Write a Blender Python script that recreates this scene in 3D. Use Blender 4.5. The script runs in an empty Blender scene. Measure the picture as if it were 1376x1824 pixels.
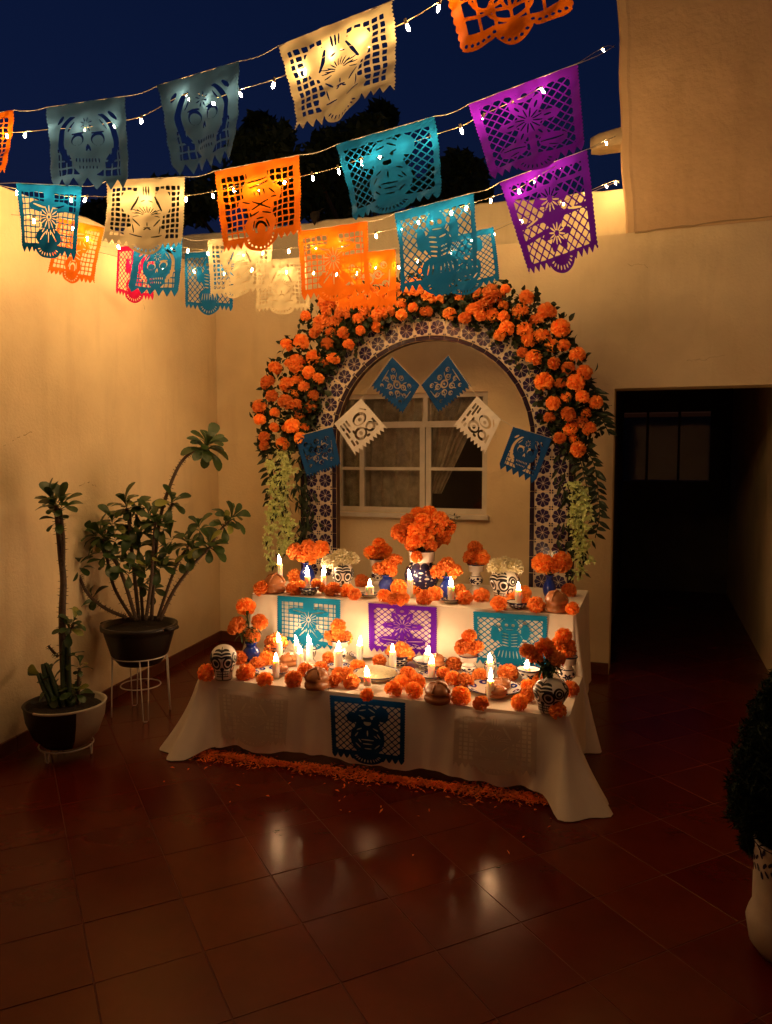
import bpy, math, random
import numpy as np
from mathutils import Vector, Matrix
R = math.radians
random.seed(7); rng = np.random.default_rng(7)
SC = bpy.context.scene
COL = SC.collection

# ------------------------------------------------------------------ camera
CAM_H, YAW, PITCH, F_PX = 1.6, R(19.0), R(4.25), 1373.0
cd = bpy.data.cameras.new('camera'); cam = bpy.data.objects.new('camera', cd); COL.objects.link(cam)
cam.location = (0, 0, CAM_H); cam.rotation_euler = (R(90) - PITCH, 0, YAW)
cd.sensor_fit = 'HORIZONTAL'; cd.sensor_width = 36.0; cd.lens = 36.0 * F_PX / 1376.0
cd.clip_start = 0.05; cd.clip_end = 2000
SC.camera = cam
# ------------------------------------------------------------------ night sky
w = bpy.data.worlds.new('World'); SC.world = w; w.use_nodes = True
nt = w.node_tree; nt.nodes.clear()
sky = nt.nodes.new('ShaderNodeTexSky'); sky.sky_type = 'NISHITA'; sky.sun_disc = False
sky.sun_elevation = R(-0.9); sky.sun_rotation = R(125); sky.air_density = 1.0; sky.dust_density = 0.2; sky.ozone_density = 4.8
bg = nt.nodes.new('ShaderNodeBackground'); bg.inputs['Strength'].default_value = 0.10
wo = nt.nodes.new('ShaderNodeOutputWorld')
nt.links.new(sky.outputs[0], bg.inputs['Color']); nt.links.new(bg.outputs[0], wo.inputs['Surface'])
# ------------------------------------------------------------------ exposure / renderer
vs = SC.view_settings; SC.display_settings.display_device = 'sRGB'
vs.view_transform = 'Standard'; vs.look = 'None'; vs.exposure = 0.0; vs.gamma = 1.0; vs.use_curve_mapping = False
SC.render.engine = 'CYCLES'
cy = SC.cycles
cy.use_denoising = True
try: cy.denoiser = 'OPENIMAGEDENOISE'
except Exception: pass
cy.use_light_tree = True; cy.max_bounces = 7; cy.diffuse_bounces = 4; cy.glossy_bounces = 3
cy.transmission_bounces = 4; cy.sample_clamp_indirect = 4.0; cy.caustics_reflective = False; cy.caustics_refractive = False
BULB_POWER, FLAME_POWER = 800.0, 200.0
BULB_COL, FLAME_COL = (1.0, 0.58, 0.22), (1.0, 0.61, 0.31)

# ------------------------------------------------------------------ measuring helper: a point of the place seen in a direction
_M = Matrix.Rotation(YAW, 3, 'Z') @ Matrix.Rotation(R(90) - PITCH, 3, 'X')
def ray(px, py):
    return _M @ Vector(((px - 688.0) / F_PX, -(py - 912.0) / F_PX, -1.0))
def at(px, py, z=None, y=None, d=None, x=None):
    r = ray(px, py)
    if z is not None: k = (z - CAM_H) / r.z
    elif y is not None: k = y / r.y
    elif x is not None: k = x / r.x
    else: k = d
    return Vector((0, 0, CAM_H)) + r * k
def depth(p):
    return -((_M.transposed() @ (Vector(p) - Vector((0, 0, CAM_H)))).z)
def size(npx, p): return npx * depth(p) / F_PX

# ------------------------------------------------------------------ materials
MATS = {}
def mat(name, col, rough=0.6, spec=0.4, var=0.0, vscale=6.0, bump=0.0, bscale=40.0, transl=0.0, metal=0.0, coat=0.0,
        objvar=0.0, dark=None, dscale=1.2, dmix=0.0, sss=0.0):
    m = bpy.data.materials.new(name); m.use_nodes = True; MATS[name] = m
    n = m.node_tree; b = n.nodes['Principled BSDF']; L = n.links.new
    b.inputs['Roughness'].default_value = rough; b.inputs['Specular IOR Level'].default_value = spec
    b.inputs['Metallic'].default_value = metal; b.inputs['Coat Weight'].default_value = coat
    c4 = (*col, 1); b.inputs['Base Color'].default_value = c4
    out = None
    tc = n.nodes.new('ShaderNodeTexCoord')
    def noise(scale, detail=4.0, r=0.55):
        t = n.nodes.new('ShaderNodeTexNoise'); t.inputs['Scale'].default_value = scale; t.inputs['Detail'].default_value = detail
        t.inputs['Roughness'].default_value = r; L(tc.outputs['Object'], t.inputs['Vector']); return t
    if var or objvar or dmix:
        src = n.nodes.new('ShaderNodeRGB'); src.outputs[0].default_value = c4; out = src.outputs[0]
        if dmix:
            t = noise(dscale, 5.0, 0.6); rp = n.nodes.new('ShaderNodeValToRGB')
            rp.color_ramp.elements[0].position = 0.47; rp.color_ramp.elements[1].position = 0.72
            L(t.outputs['Fac'], rp.inputs['Fac'])
            mu = n.nodes.new('ShaderNodeMath'); mu.operation = 'MULTIPLY'; mu.inputs[1].default_value = dmix; L(rp.outputs['Color'], mu.inputs[0])
            mx = n.nodes.new('ShaderNodeMix'); mx.data_type = 'RGBA'; L(mu.outputs[0], mx.inputs['Factor'])
            L(out, mx.inputs['A']); mx.inputs['B'].default_value = (*(dark or (col[0]*.5, col[1]*.5, col[2]*.5)), 1); out = mx.outputs['Result']
        if var:
            t = noise(vscale); h = n.nodes.new('ShaderNodeHueSaturation')
            mr = n.nodes.new('ShaderNodeMapRange'); mr.inputs['From Min'].default_value = .25; mr.inputs['From Max'].default_value = .75
            mr.inputs['To Min'].default_value = 1 - var; mr.inputs['To Max'].default_value = 1 + var
            L(t.outputs['Fac'], mr.inputs['Value']); L(mr.outputs[0], h.inputs['Value']); L(out, h.inputs['Color']); out = h.outputs[0]
        if objvar:
            oi = n.nodes.new('ShaderNodeObjectInfo'); h = n.nodes.new('ShaderNodeHueSaturation')
            mr = n.nodes.new('ShaderNodeMapRange'); mr.inputs['To Min'].default_value = 1 - objvar; mr.inputs['To Max'].default_value = 1 + objvar
            L(oi.outputs['Random'], mr.inputs['Value']); L(mr.outputs[0], h.inputs['Value'])
            mh = n.nodes.new('ShaderNodeMapRange'); mh.inputs['To Min'].default_value = .5 - objvar*.04; mh.inputs['To Max'].default_value = .5 + objvar*.04
            L(oi.outputs['Random'], mh.inputs['Value']); L(mh.outputs[0], h.inputs['Hue'])
            L(out, h.inputs['Color']); out = h.outputs[0]
        L(out, b.inputs['Base Color'])
    if sss:
        b.inputs['Subsurface Weight'].default_value = sss; b.inputs['Subsurface Radius'].default_value = (0.03, 0.018, 0.008); b.inputs['Subsurface Scale'].default_value = 1.0
    if bump:
        t = noise(bscale, 6.0, 0.6); bp = n.nodes.new('ShaderNodeBump'); bp.inputs['Strength'].default_value = bump; bp.inputs['Distance'].default_value = 0.02
        L(t.outputs['Fac'], bp.inputs['Height']); L(bp.outputs[0], b.inputs['Normal'])
    if transl:
        tr = n.nodes.new('ShaderNodeBsdfTranslucent'); mx = n.nodes.new('ShaderNodeMixShader'); mx.inputs[0].default_value = transl
        if out is not None: L(out, tr.inputs['Color'])
        else: tr.inputs['Color'].default_value = c4
        o = n.nodes['Material Output']; L(b.outputs[0], mx.inputs[1]); L(tr.outputs[0], mx.inputs[2]); L(mx.outputs[0], o.inputs['Surface'])
    return m
def emit(name, col, strength):
    m = bpy.data.materials.new(name); m.use_nodes = True; MATS[name] = m
    n = m.node_tree; n.nodes.clear(); e = n.nodes.new('ShaderNodeEmission'); e.inputs[0].default_value = (*col, 1); e.inputs[1].default_value = strength
    o = n.nodes.new('ShaderNodeOutputMaterial'); n.links.new(e.outputs[0], o.inputs[0]); return m

def wall_mat(name, col, dark, stain, rough_plaster):
    m = mat(name, col, rough=0.85, spec=0.2, var=0.10, vscale=1.6, bump=0.25 if not rough_plaster else 0.4, bscale=55 if not rough_plaster else 18, dark=dark, dscale=1.1, dmix=stain)
    n = m.node_tree; L = n.links.new; b = n.nodes['Principled BSDF']
    # vertical rain streaks and scuffs with shapes of their own
    tc = n.nodes.new('ShaderNodeTexCoord'); mp = n.nodes.new('ShaderNodeMapping'); mp.inputs['Scale'].default_value = (2.2, 2.2, 0.35)
    t = n.nodes.new('ShaderNodeTexNoise'); t.inputs['Scale'].default_value = 2.3; t.inputs['Detail'].default_value = 7; t.inputs['Roughness'].default_value = .62
    L(tc.outputs['Object'], mp.inputs[0]); L(mp.outputs[0], t.inputs['Vector'])
    rp = n.nodes.new('ShaderNodeValToRGB'); rp.color_ramp.elements[0].position = .52; rp.color_ramp.elements[1].position = .78
    L(t.outputs['Fac'], rp.inputs['Fac'])
    mu = n.nodes.new('ShaderNodeMath'); mu.operation = 'MULTIPLY'; mu.inputs[1].default_value = 0.40; L(rp.outputs['Color'], mu.inputs[0])
    mx = n.nodes.new('ShaderNodeMix'); mx.data_type = 'RGBA'; prev = b.inputs['Base Color'].links[0].from_socket
    L(mu.outputs[0], mx.inputs['Factor']); L(prev, mx.inputs['A']); mx.inputs['B'].default_value = (*dark, 1); L(mx.outputs['Result'], b.inputs['Base Color'])
    return m
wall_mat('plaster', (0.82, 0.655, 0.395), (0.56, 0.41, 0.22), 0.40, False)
wall_mat('plaster_rough', (0.70, 0.48, 0.265), (0.46, 0.29, 0.15), 0.5, True)
wall_mat('parapet_paint', (0.80, 0.68, 0.43), (0.5, 0.38, 0.2), 0.25, False)
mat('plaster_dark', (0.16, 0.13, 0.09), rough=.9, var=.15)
mat('crack_dirt', (0.42, 0.29, 0.15), rough=.9)
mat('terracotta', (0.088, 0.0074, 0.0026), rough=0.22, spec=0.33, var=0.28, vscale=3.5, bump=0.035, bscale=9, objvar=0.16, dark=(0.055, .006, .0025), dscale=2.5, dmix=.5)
MATS['terracotta'].node_tree.nodes['Principled BSDF'].inputs['Specular Tint'].default_value = (1.0, .50, .17, 1)   # reflections tinted amber in the material, standing in for warmer candlelight
mat('grout', (0.11, 0.022, 0.010), rough=.85, var=.2, vscale=12, bump=.2)
mat('baseboard_clay', (0.13, 0.04, 0.022), rough=.35, var=.2, objvar=.12)
mat('cloth', (0.84, 0.74, 0.61), rough=.85, spec=.15, var=.06, vscale=5, dark=(.62, .50, .38), dscale=7, dmix=.22, bump=.08, bscale=300, transl=.12)
mat('window_paint', (0.66, 0.60, 0.50), rough=.5, var=.12, vscale=8, bump=.1, bscale=30)
mat('glass_dark', (0.015, 0.013, 0.012), rough=.12, spec=.35)
mat('curtain', (0.74, 0.64, 0.51), rough=.9, var=.35, vscale=16, bump=.3, bscale=60)
mat('wood', (0.06, 0.022, 0.014), rough=.5, var=.3, vscale=9, bump=.1)
mat('tile_white', (0.56, 0.47, 0.37), rough=.18, spec=.5, var=.06, objvar=.06, bump=.03, bscale=20)
mat('tile_blue', (0.022, 0.012, 0.058), rough=.2, spec=.5)
mat('tile_edge', (0.016, 0.008, 0.022), rough=.2, objvar=.2)
mat('ceramic_white', (0.78, 0.72, 0.64), rough=.15, spec=.5, var=.04)
mat('paint_blue', (0.014, 0.014, 0.055), rough=.2, spec=.5)
mat('paint_black', (0.008, 0.007, 0.009), rough=.3, spec=.4)
mat('cobalt', (0.012, 0.03, 0.24), rough=.1, spec=.55, var=.2)
mat('bread', (0.38, 0.14, 0.048), rough=.36, spec=.4, var=.3, vscale=22, bump=.12, bscale=40, dark=(.16, .045, .012), dscale=12, dmix=.7)
mat('rice', (0.80, 0.70, 0.42), rough=.7, var=.15, vscale=60, bump=.8, bscale=90)
mat('wax', (0.85, 0.80, 0.70), rough=.45, spec=.4, sss=.6)
mat('wick', (0.02, 0.015, 0.01), rough=.9)
mat('marigold', (1.0, 0.37, 0.075), rough=.6, spec=.2, var=.14, vscale=2.5, objvar=.22, transl=.35)
mat('cream_bloom', (0.92, 0.86, 0.64), rough=.6, spec=.2, objvar=.08, transl=.35)
mat('pale_blossom', (0.86, 0.95, 0.46), rough=.6, spec=.2, objvar=.2, transl=.35)
mat('leaf_dark', (0.013, 0.025, 0.010), rough=.45, spec=.4, var=.3, vscale=8, transl=.2)
mat('leaf_garland', (0.019, 0.032, 0.013), rough=.5, spec=.35, var=.4, vscale=9, transl=.2)
mat('leaf_euphorbia', (0.042, 0.078, 0.019), rough=.34, spec=.5, var=.35, vscale=7, transl=.15)
mat('leaf_yellow', (0.26, 0.27, 0.05), rough=.4, var=.25, transl=.2)
mat('stem_thorny', (0.085, 0.055, 0.035), rough=.7, var=.35, vscale=30, bump=.4, bscale=60)
mat('cactus', (0.035, 0.06, 0.028), rough=.5, var=.3, vscale=15)
mat('stem_green', (0.05, 0.09, 0.02), rough=.5)
mat('conifer', (0.009, 0.016, 0.007), rough=.8, spec=.1, var=.3)
mat('planter_clay', (0.42, 0.34, 0.26), rough=.45, spec=.3, var=.2, vscale=9, bump=.05)
mat('soil', (0.02, 0.013, 0.008), rough=.95, bump=.8, bscale=50)
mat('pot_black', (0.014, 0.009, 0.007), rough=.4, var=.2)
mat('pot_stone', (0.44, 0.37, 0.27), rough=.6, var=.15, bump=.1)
mat('wire_white', (0.62, 0.56, 0.46), rough=.4)
mat('cord', (0.62, 0.56, 0.45), rough=.7)
mat('cable', (0.25, 0.20, 0.12), rough=.4)
mat('socket', (0.10, 0.08, 0.05), rough=.4)
mat('spout_clay', (0.55, 0.42, 0.24), rough=.7, var=.2, vscale=8, bump=.2)
mat('bark', (0.06, 0.045, 0.03), rough=.9, bump=.5)
mat('tree_leaf', (0.03, 0.05, 0.02), rough=.6, var=.4, vscale=.8)
mat('petal_floor', (0.92, 0.21, 0.02), rough=.6, var=.35, vscale=20, transl=.2)
for nm, c in dict(orange=(0.80, .17, .006), cream=(.62, .53, .33), teal=(.004, .115, .34), blue=(.032, .088, .21), purple=(.105, .006, .40),
                  magenta=(.66, .008, .10), navy=(.008, .065, .24), white=(.84, .80, .74), cyan=(.005, .21, .44), deep=(.004, .045, .16), ivory=(.64, .54, .43)).items():
    mat('paper_' + nm, c, rough=.75, spec=.15, var=.06, vscale=7, transl=.34)
emit('bulb_light', BULB_COL, BULB_POWER)
emit('flame_light', FLAME_COL, FLAME_POWER)

# ------------------------------------------------------------------ mesh helpers
class MB:
    def __init__(s): s.v = []; s.f = []; s.m = []
    def add(s, vs, fs, mi=0):
        o = len(s.v); s.v.extend([tuple(p) for p in vs]); s.f.extend([tuple(i + o for i in f) for f in fs]); s.m.extend([mi] * len(fs)); return s
    def box(s, c, d, mi=0, rz=0.0, bev=0.0):
        x, y, z = d[0] / 2, d[1] / 2, d[2] / 2; ca, sa = math.cos(rz), math.sin(rz)
        def T(p): return (c[0] + p[0] * ca - p[1] * sa, c[1] + p[0] * sa + p[1] * ca, c[2] + p[2])
        if bev <= 0:
            vs = [T((sx * x, sy * y, sz * z)) for sz in (-1, 1) for sx, sy in ((-1, -1), (1, -1), (1, 1), (-1, 1))]
            return s.add(vs, [(3, 2, 1, 0), (4, 5, 6, 7), (0, 1, 5, 4), (1, 2, 6, 5), (2, 3, 7, 6), (3, 0, 4, 7)], mi)
        vs = []
        for zz, i in ((-z, 0), (z - bev, 0), (z, bev)):
            vs += [T((sx * (x - i), sy * (y - i), zz)) for sx, sy in ((-1, -1), (1, -1), (1, 1), (-1, 1))]
        fs = [(3, 2, 1, 0), (8, 9, 10, 11)]
        for k in (0, 4): fs += [(k + i, k + (i + 1) % 4, k + 4 + (i + 1) % 4, k + 4 + i) for i in range(4)]
        return s.add(vs, fs, mi)
    def tube(s, pts, rad, n=6, mi=0, cap=True):
        pts = [Vector(p) for p in pts]; k = len(pts)
        if not hasattr(rad, '__len__'): rad = [rad] * k
        vs = []; up = Vector((0.13, 0.21, 1)).normalized()
        for i, p in enumerate(pts):
            t = (pts[min(i + 1, k - 1)] - pts[max(i - 1, 0)]); t = t.normalized() if t.length > 1e-9 else Vector((0, 0, 1))
            a = t.cross(up)
            if a.length < 0.05: a = t.cross(Vector((1, 0, 0)))
            a.normalize(); b = t.cross(a)
            for j in range(n):
                q = 2 * math.pi * j / n; vs.append(p + (a * math.cos(q) + b * math.sin(q)) * rad[i])
        fs = [(i * n + j, i * n + (j + 1) % n, (i + 1) * n + (j + 1) % n, (i + 1) * n + j) for i in range(k - 1) for j in range(n)]
        if cap: fs += [tuple(range(n))[::-1], tuple((k - 1) * n + j for j in range(n))]
        return s.add(vs, fs, mi)
    def lathe(s, prof, n=24, c=(0, 0, 0), mi=0, close=False, fn=None):
        vs = []
        for (r, z) in prof:
            for j in range(n):
                q = 2 * math.pi * j / n; rr = r if fn is None else fn(r, z, q)
                vs.append((c[0] + rr * math.cos(q), c[1] + rr * math.sin(q), c[2] + z))
        k = len(prof)
        fs = [(i * n + j, i * n + (j + 1) % n, (i + 1) * n + (j + 1) % n, (i + 1) * n + j) for i in range(k - 1) for j in range(n)]
        if close: fs += [tuple(range(n))[::-1], tuple((k - 1) * n + j for j in range(n))]
        return s.add(vs, fs, mi)
    def mesh(s, name, mats, smooth=False):
        me = bpy.data.meshes.new(name); me.from_pydata(s.v, [], s.f)
        for m in ([mats] if isinstance(mats, str) else mats): me.materials.append(MATS[m])
        me.polygons.foreach_set('material_index', s.m)
        if smooth: me.polygons.foreach_set('use_smooth', [True] * len(me.polygons))
        me.update(); return me
    def build(s, name, mats, parent=None, smooth=False, loc=None):
        return obj(name, s.mesh(name, mats, smooth), parent, loc)
def obj(name, me, parent=None, loc=None, rot=None, scale=None):
    o = bpy.data.objects.new(name, me); COL.objects.link(o)
    if parent is not None: o.parent = parent
    if loc is not None: o.location = loc
    if rot is not None: o.rotation_euler = rot
    if scale is not None: o.scale = scale if hasattr(scale, '__len__') else (scale,) * 3
    return o
def tag(o, label, cat, group=None, kind=None):
    if label: o['label'] = label
    if cat: o['category'] = cat
    if group: o['group'] = group
    if kind: o['kind'] = kind
    return o
def thing(name, label, cat, loc=(0, 0, 0), rz=0.0, group=None, scale=1.0):
    return tag(obj(name, None, None, loc, (0, 0, rz), scale), label, cat, group)

# marching squares: the part of a sheet where field > 0, carried onto a surface by fn(u, v)
def sheet(F, us, vs, fn, mb, mi=0):
    ny, nx = F.shape; F = np.where(np.abs(F) < 1e-5, 1e-5, F)
    pos = F > 0; U, V = np.meshgrid(us, vs)
    idx = {}; verts = []; faces = []
    def vg(j, i):
        k = (j, i)
        if k not in idx: idx[k] = len(verts); verts.append((U[j, i], V[j, i]))
        return idx[k]
    def ve(a, b):
        k = (a, b) if a < b else (b, a)
        k = ('e',) + k
        if k not in idx:
            fa, fb = F[a], F[b]; t = fa / (fa - fb)
            idx[k] = len(verts); verts.append((U[a] + (U[b] - U[a]) * t, V[a] + (V[b] - V[a]) * t))
        return idx[k]
    cnt = pos[:-1, :-1].astype(int) + pos[1:, :-1] + pos[:-1, 1:] + pos[1:, 1:]
    for j, i in zip(*np.nonzero(cnt)):
        c = [(j, i), (j, i + 1), (j + 1, i + 1), (j + 1, i)]
        if cnt[j, i] == 4: faces.append([vg(*q) for q in c]); continue
        poly = []
        for q in range(4):
            a, b = c[q], c[(q + 1) % 4]
            if pos[a]: poly.append(vg(*a))
            if pos[a] != pos[b]: poly.append(ve(a, b))
        if len(poly) >= 3: faces.append(poly)
    mb.add([fn(u, v) for u, v in verts], faces, mi)
    return mb

# ================================================================== THE SETTING
YW = 5.75                                     # face of the house wall
ZT = 3.14                                     # top of the courtyard walls
pL0, pL1 = at(0, 1343, z=.03), at(380, 1141, z=.03)
_k = (pL1.x - pL0.x) / (pL1.y - pL0.y)
def wall_x(y): return pL0.x + (y - pL0.y) * _k
XC = wall_x(YW)                               # corner of the two walls
door_x0 = at(1091, 900, y=YW).x; door_z = at(1094, 692, y=YW).z; door_x1 = 0.84

# ---- floor: grout sheet with clay tiles laid diagonally
fl = MB().add([(-14, -6, .0000), (14, -6, .0000), (14, 14, .0000), (-14, 14, .0000)], [(0, 1, 2, 3)]).build('floor', 'grout')
tag(fl, None, None, kind='structure')
TS, AN = 0.335, R(45.8)
_ca, _sa = math.cos(AN), math.sin(AN)
o0 = at(626, 1524, z=0)
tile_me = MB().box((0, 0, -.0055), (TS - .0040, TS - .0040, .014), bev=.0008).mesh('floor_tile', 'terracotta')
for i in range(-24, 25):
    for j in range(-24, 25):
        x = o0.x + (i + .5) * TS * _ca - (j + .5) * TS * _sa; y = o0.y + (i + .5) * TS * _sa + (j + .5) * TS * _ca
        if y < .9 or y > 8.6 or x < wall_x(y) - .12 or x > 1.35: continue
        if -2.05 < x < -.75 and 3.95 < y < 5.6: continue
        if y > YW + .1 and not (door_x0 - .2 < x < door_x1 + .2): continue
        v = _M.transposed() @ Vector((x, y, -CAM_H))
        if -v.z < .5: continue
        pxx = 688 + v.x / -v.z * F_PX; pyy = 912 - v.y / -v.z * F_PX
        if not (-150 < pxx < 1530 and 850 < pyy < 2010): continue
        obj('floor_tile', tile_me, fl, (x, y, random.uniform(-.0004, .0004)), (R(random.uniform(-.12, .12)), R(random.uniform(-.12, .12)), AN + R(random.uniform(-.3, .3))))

# ---- house wall with doorway and window (the face towards the patio is at YW)
hw = thing('house_wall', 'stained cream plaster house wall holding the dark doorway and the white window', 'wall')
wx0, wx1 = at(602, 830, y=YW).x, at(868, 830, y=YW).x
wz1, wz0 = at(735, 700, y=YW).z, at(735, 914, y=YW).z
T = 0.25
b = MB()
def slab(x0, x1, z0, z1, y0=YW, t=T, mi=0): b.box(((x0 + x1) / 2, y0 + t / 2, (z0 + z1) / 2), (x1 - x0, t, z1 - z0), mi)
slab(XC - .6, wx0, -.05, ZT); slab(wx0, wx1, -.05, wz0); slab(wx0, wx1, wz1, ZT); slab(wx1, door_x0, -.05, ZT)
slab(door_x0, door_x1, door_z, ZT); slab(door_x1, 3.2, -.05, ZT)
b.build('wall_face', 'plaster', hw)
# upper storey flush above, with an edge pilaster and an open joint
bx = at(1113, 425, y=YW).x
b = MB(); UX = bx + .17
zs = [ZT + .002 + .11 * k for k in range(40)]
def edge_x(z): return bx - (z - ZT) * .055 + .012 * math.sin(z * 7.3) * math.sin(z * 2.9 + 1)
vs = []
for z in zs:
    e = edge_x(z)
    vs += [(e, YW + .9, z), (e - .0, YW + .03, z), (e + .012, YW + .004, z), (e + .055, YW - .003, z), (e + .075, YW + .0005, z), (UX + .03, YW - .0015, z), (UX + .10, YW - .0008, z), (3.2, YW - .0012, z)]
b.add(vs, [(k * 8 + j, k * 8 + j + 1, k * 8 + 9 + j, k * 8 + 8 + j) for k in range(len(zs) - 1) for j in range(7)])
b.build('upper_storey', 'plaster_rough', hw)
b = MB(); pts = [at(1132 + k * 20.5, 413.5 - k * 2.45 + random.uniform(-1.2, 1.2), y=YW - .006) for k in range(13)]
b.tube(pts, [.003 + .004 * random.random() for _ in pts], 5); b.build('crack', 'crack_dirt', hw)
def baseboard(parent, p0, p1, nx, ny):
    p0, p1 = Vector(p0), Vector(p1); L = (p1 - p0).length; n = max(1, round(L / .33)); d = (p1 - p0) / n; rz = math.atan2(d.y, d.x)
    me = MB().box((0, 0, .042), (L / n - .005, .014, .085), bev=.003).mesh('baseboard_tile', 'baseboard_clay')
    for k in range(n):
        c = p0 + d * (k + .5); obj('baseboard_tile', me, parent, (c.x + nx * .007, c.y + ny * .007, 0), (0, 0, rz))
baseboard(hw, (XC, YW, 0), (-2.6, YW, 0), 0, -1); baseboard(hw, (-.95, YW, 0), (door_x0, YW, 0), 0, -1)
# window: bars, panes, sill
wn = obj('window', None, hw)
YF = YW + .035
def wpt(px, py): p = at(px, py, y=YF); return p.x, p.z
xs = [wpt(p, 830)[0] for p in (602, 645, 758, 868)]; zz = [wpt(735, p)[1] for p in (914, 835, 756, 701)]
def bar(x0, x1, z0, z1, y=YF, t=.05, nm='window_bar'):
    MB().box(((x0 + x1) / 2, y + t / 2, (z0 + z1) / 2), (x1 - x0, t, z1 - z0), bev=.0).build(nm, 'window_paint', wn)
bar(xs[0] - .001, xs[0] + .035, wz0, wz1, YF - .006, .06); bar(xs[3] - .035, xs[3] + .001, wz0, wz1, YF - .006, .06)
bar(xs[0], xs[3], wz1 - .035, wz1, YF - .002); bar(xs[0], xs[3], wz0, wz0 + .04, YF - .002)
bar(xs[1] - .02, xs[1] + .02, wz0 + .04, wz1 - .035); bar(xs[2] - .045, xs[2] - .003, wz0 + .04, zz[2]); bar(xs[2] + .003, xs[2] + .045, wz0 + .04, zz[2], YF + .004)
bar(xs[2] - .018, xs[2] + .018, zz[2], wz1 - .035)
bar(xs[0] + .03, xs[3] - .03, zz[2] - .024, zz[2] + .024, YF - .004)
for a, c in ((xs[0] + .035, xs[1] - .02), (xs[1] + .02, xs[2] - .045), (xs[2] + .045, xs[3] - .035)): bar(a, c, zz[1] - .012, zz[1] + .012, YF + .008, .03)
b = MB().box(((xs[0] + xs[3]) / 2, YF - .02, wz0 - .018), (xs[3] - xs[0] + .05, .11, .035), bev=.006); b.build('window_sill', 'window_paint', wn)
gl = bpy.data.materials.new('window_glass'); gl.use_nodes = True; MATS['window_glass'] = gl
_n = gl.node_tree; _n.nodes.clear(); _t = _n.nodes.new('ShaderNodeBsdfTransparent'); _t.inputs[0].default_value = (.80, .80, .78, 1)
_g = _n.nodes.new('ShaderNodeBsdfGlossy'); _g.inputs['Roughness'].default_value = .06; _x = _n.nodes.new('ShaderNodeMixShader'); _x.inputs[0].default_value = .07
_o = _n.nodes.new('ShaderNodeOutputMaterial'); _n.links.new(_t.outputs[0], _x.inputs[1]); _n.links.new(_g.outputs[0], _x.inputs[2]); _n.links.new(_x.outputs[0], _o.inputs[0])
for k, (a, c) in enumerate(((xs[0] + .035, xs[1] - .02), (xs[1] + .02, xs[2] - .04), (xs[2] + .04, xs[3] - .035))):
    for (e, f) in ((wz0 + .04, zz[1] - .012), (zz[1] + .012, zz[2] - .024), (zz[2] + .024, wz1 - .035)):
        MB().box(((a + c) / 2, YF + .03, (e + f) / 2), (c - a, .004, f - e)).build('window_pane', 'window_glass', wn)
# room behind the window: dark lining so that the night does not shine in
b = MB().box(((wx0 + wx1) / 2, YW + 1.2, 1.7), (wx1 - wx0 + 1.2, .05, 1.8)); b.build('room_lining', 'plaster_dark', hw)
# curtains: pleated sheets
def curtain(label, top, bot, z0, z1, y, n=56):
    vs = []; rows = 14
    for r in range(rows + 1):
        t = r / rows; z = z1 + (z0 - z1) * t
        for k in range(n + 1):
            s = k / n; a = top[0] + (top[1] - top[0]) * s; c = bot[0] + (bot[1] - bot[0]) * s
            tt = t ** 1.1
            vs.append((a + (c - a) * tt + .006 * math.sin(s * 60 + t * 4), y + .02 * math.sin(s * 47 + 2 * math.sin(t * 3)) + .008 * math.sin(s * 91 + t * 5), z))
    o = MB().add(vs, [(r * (n + 1) + k, r * (n + 1) + k + 1, (r + 1) * (n + 1) + k + 1, (r + 1) * (n + 1) + k) for r in range(rows) for k in range(n)]).build('curtain', 'curtain', None, True)
    tag(o, label, 'curtain', 'curtains behind the window')
curtain('brown curtain hanging straight behind the left and middle window panes', (wx0 - .1, xs[2] - .01), (wx0 - .1, xs[2] - .03), wz0 - .2, wz1 + .05, YW + .11)
curtain('brown curtain gathered aside in a diagonal behind the right-hand window panes', (xs[2], xs[3] + .02), (xs[2] - .06, xs[2] + .10), wz0 + .15, wz1 + .05, YW + .13)

# ---- left courtyard wall (top edge a little uneven)
lw = thing('courtyard_wall', 'stained cream plaster side wall behind the two potted thorny plants', 'wall')
b = MB(); ys = [-1.5 + .25 * k for k in range(int((YW - .003 + 1.5) / .25) + 1)] + [YW - .003]
zt0, zt1 = 3.00, 3.13
def ztop(y): return zt0 + (zt1 - zt0) * (y - 3.2) / 2.5 + .008 * math.sin(y * 5) + .005 * math.sin(y * 13)
vs = []
for y in ys: x = wall_x(y); vs += [(x, y, -.05), (x, y, ztop(y) - .01), (x - .012, y, ztop(y)), (x - .22, y, ztop(y)), (x - .22, y, -.05)]
b.add(vs, [(k * 5 + j, k * 5 + j + 1, k * 5 + 6 + j, k * 5 + 5 + j) for k in range(len(ys) - 1) for j in range(4)])
b.build('wall_face', 'plaster', lw)
baseboard(lw, (wall_x(1.6), 1.6, 0), (XC + .0, YW - .016, 0), 1, 0)
def crack(parent, pts, r=.0016):
    q = spline0([Vector(p) for p in pts]); MB().tube(q, [r * random.uniform(.3, 1.2) for _ in q], 4).build('crack', 'crack_dirt', parent)
def spline0(P):
    out = []
    for a, c in zip(P[:-1], P[1:]):
        for k in range(7): out.append(a.lerp(c, k / 7) + Vector((random.gauss(0, .004), random.gauss(0, .004) if abs(c.y - a.y) > abs(c.x - a.x) else 0, random.gauss(0, .006))))
    return out
def on_left(px, py):
    r = ray(px, py); k = (pL0.x - _k * pL0.y) / (r.x - _k * r.y); return Vector((0, 0, CAM_H)) + r * k + Vector((.0006, 0, 0))
for q in (((5, 795), (30, 780), (62, 768)), ((140, 865), (160, 858), (172, 868)), ((250, 520), (258, 555))): crack(lw, [on_left(*p_) for p_ in q])
for q in (((1225, 642), (1250, 640), (1300, 632)), ((1120, 470), (1160, 476))): crack(hw, [at(*p_, y=YW - .0006) for p_ in q], .0013)
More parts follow.
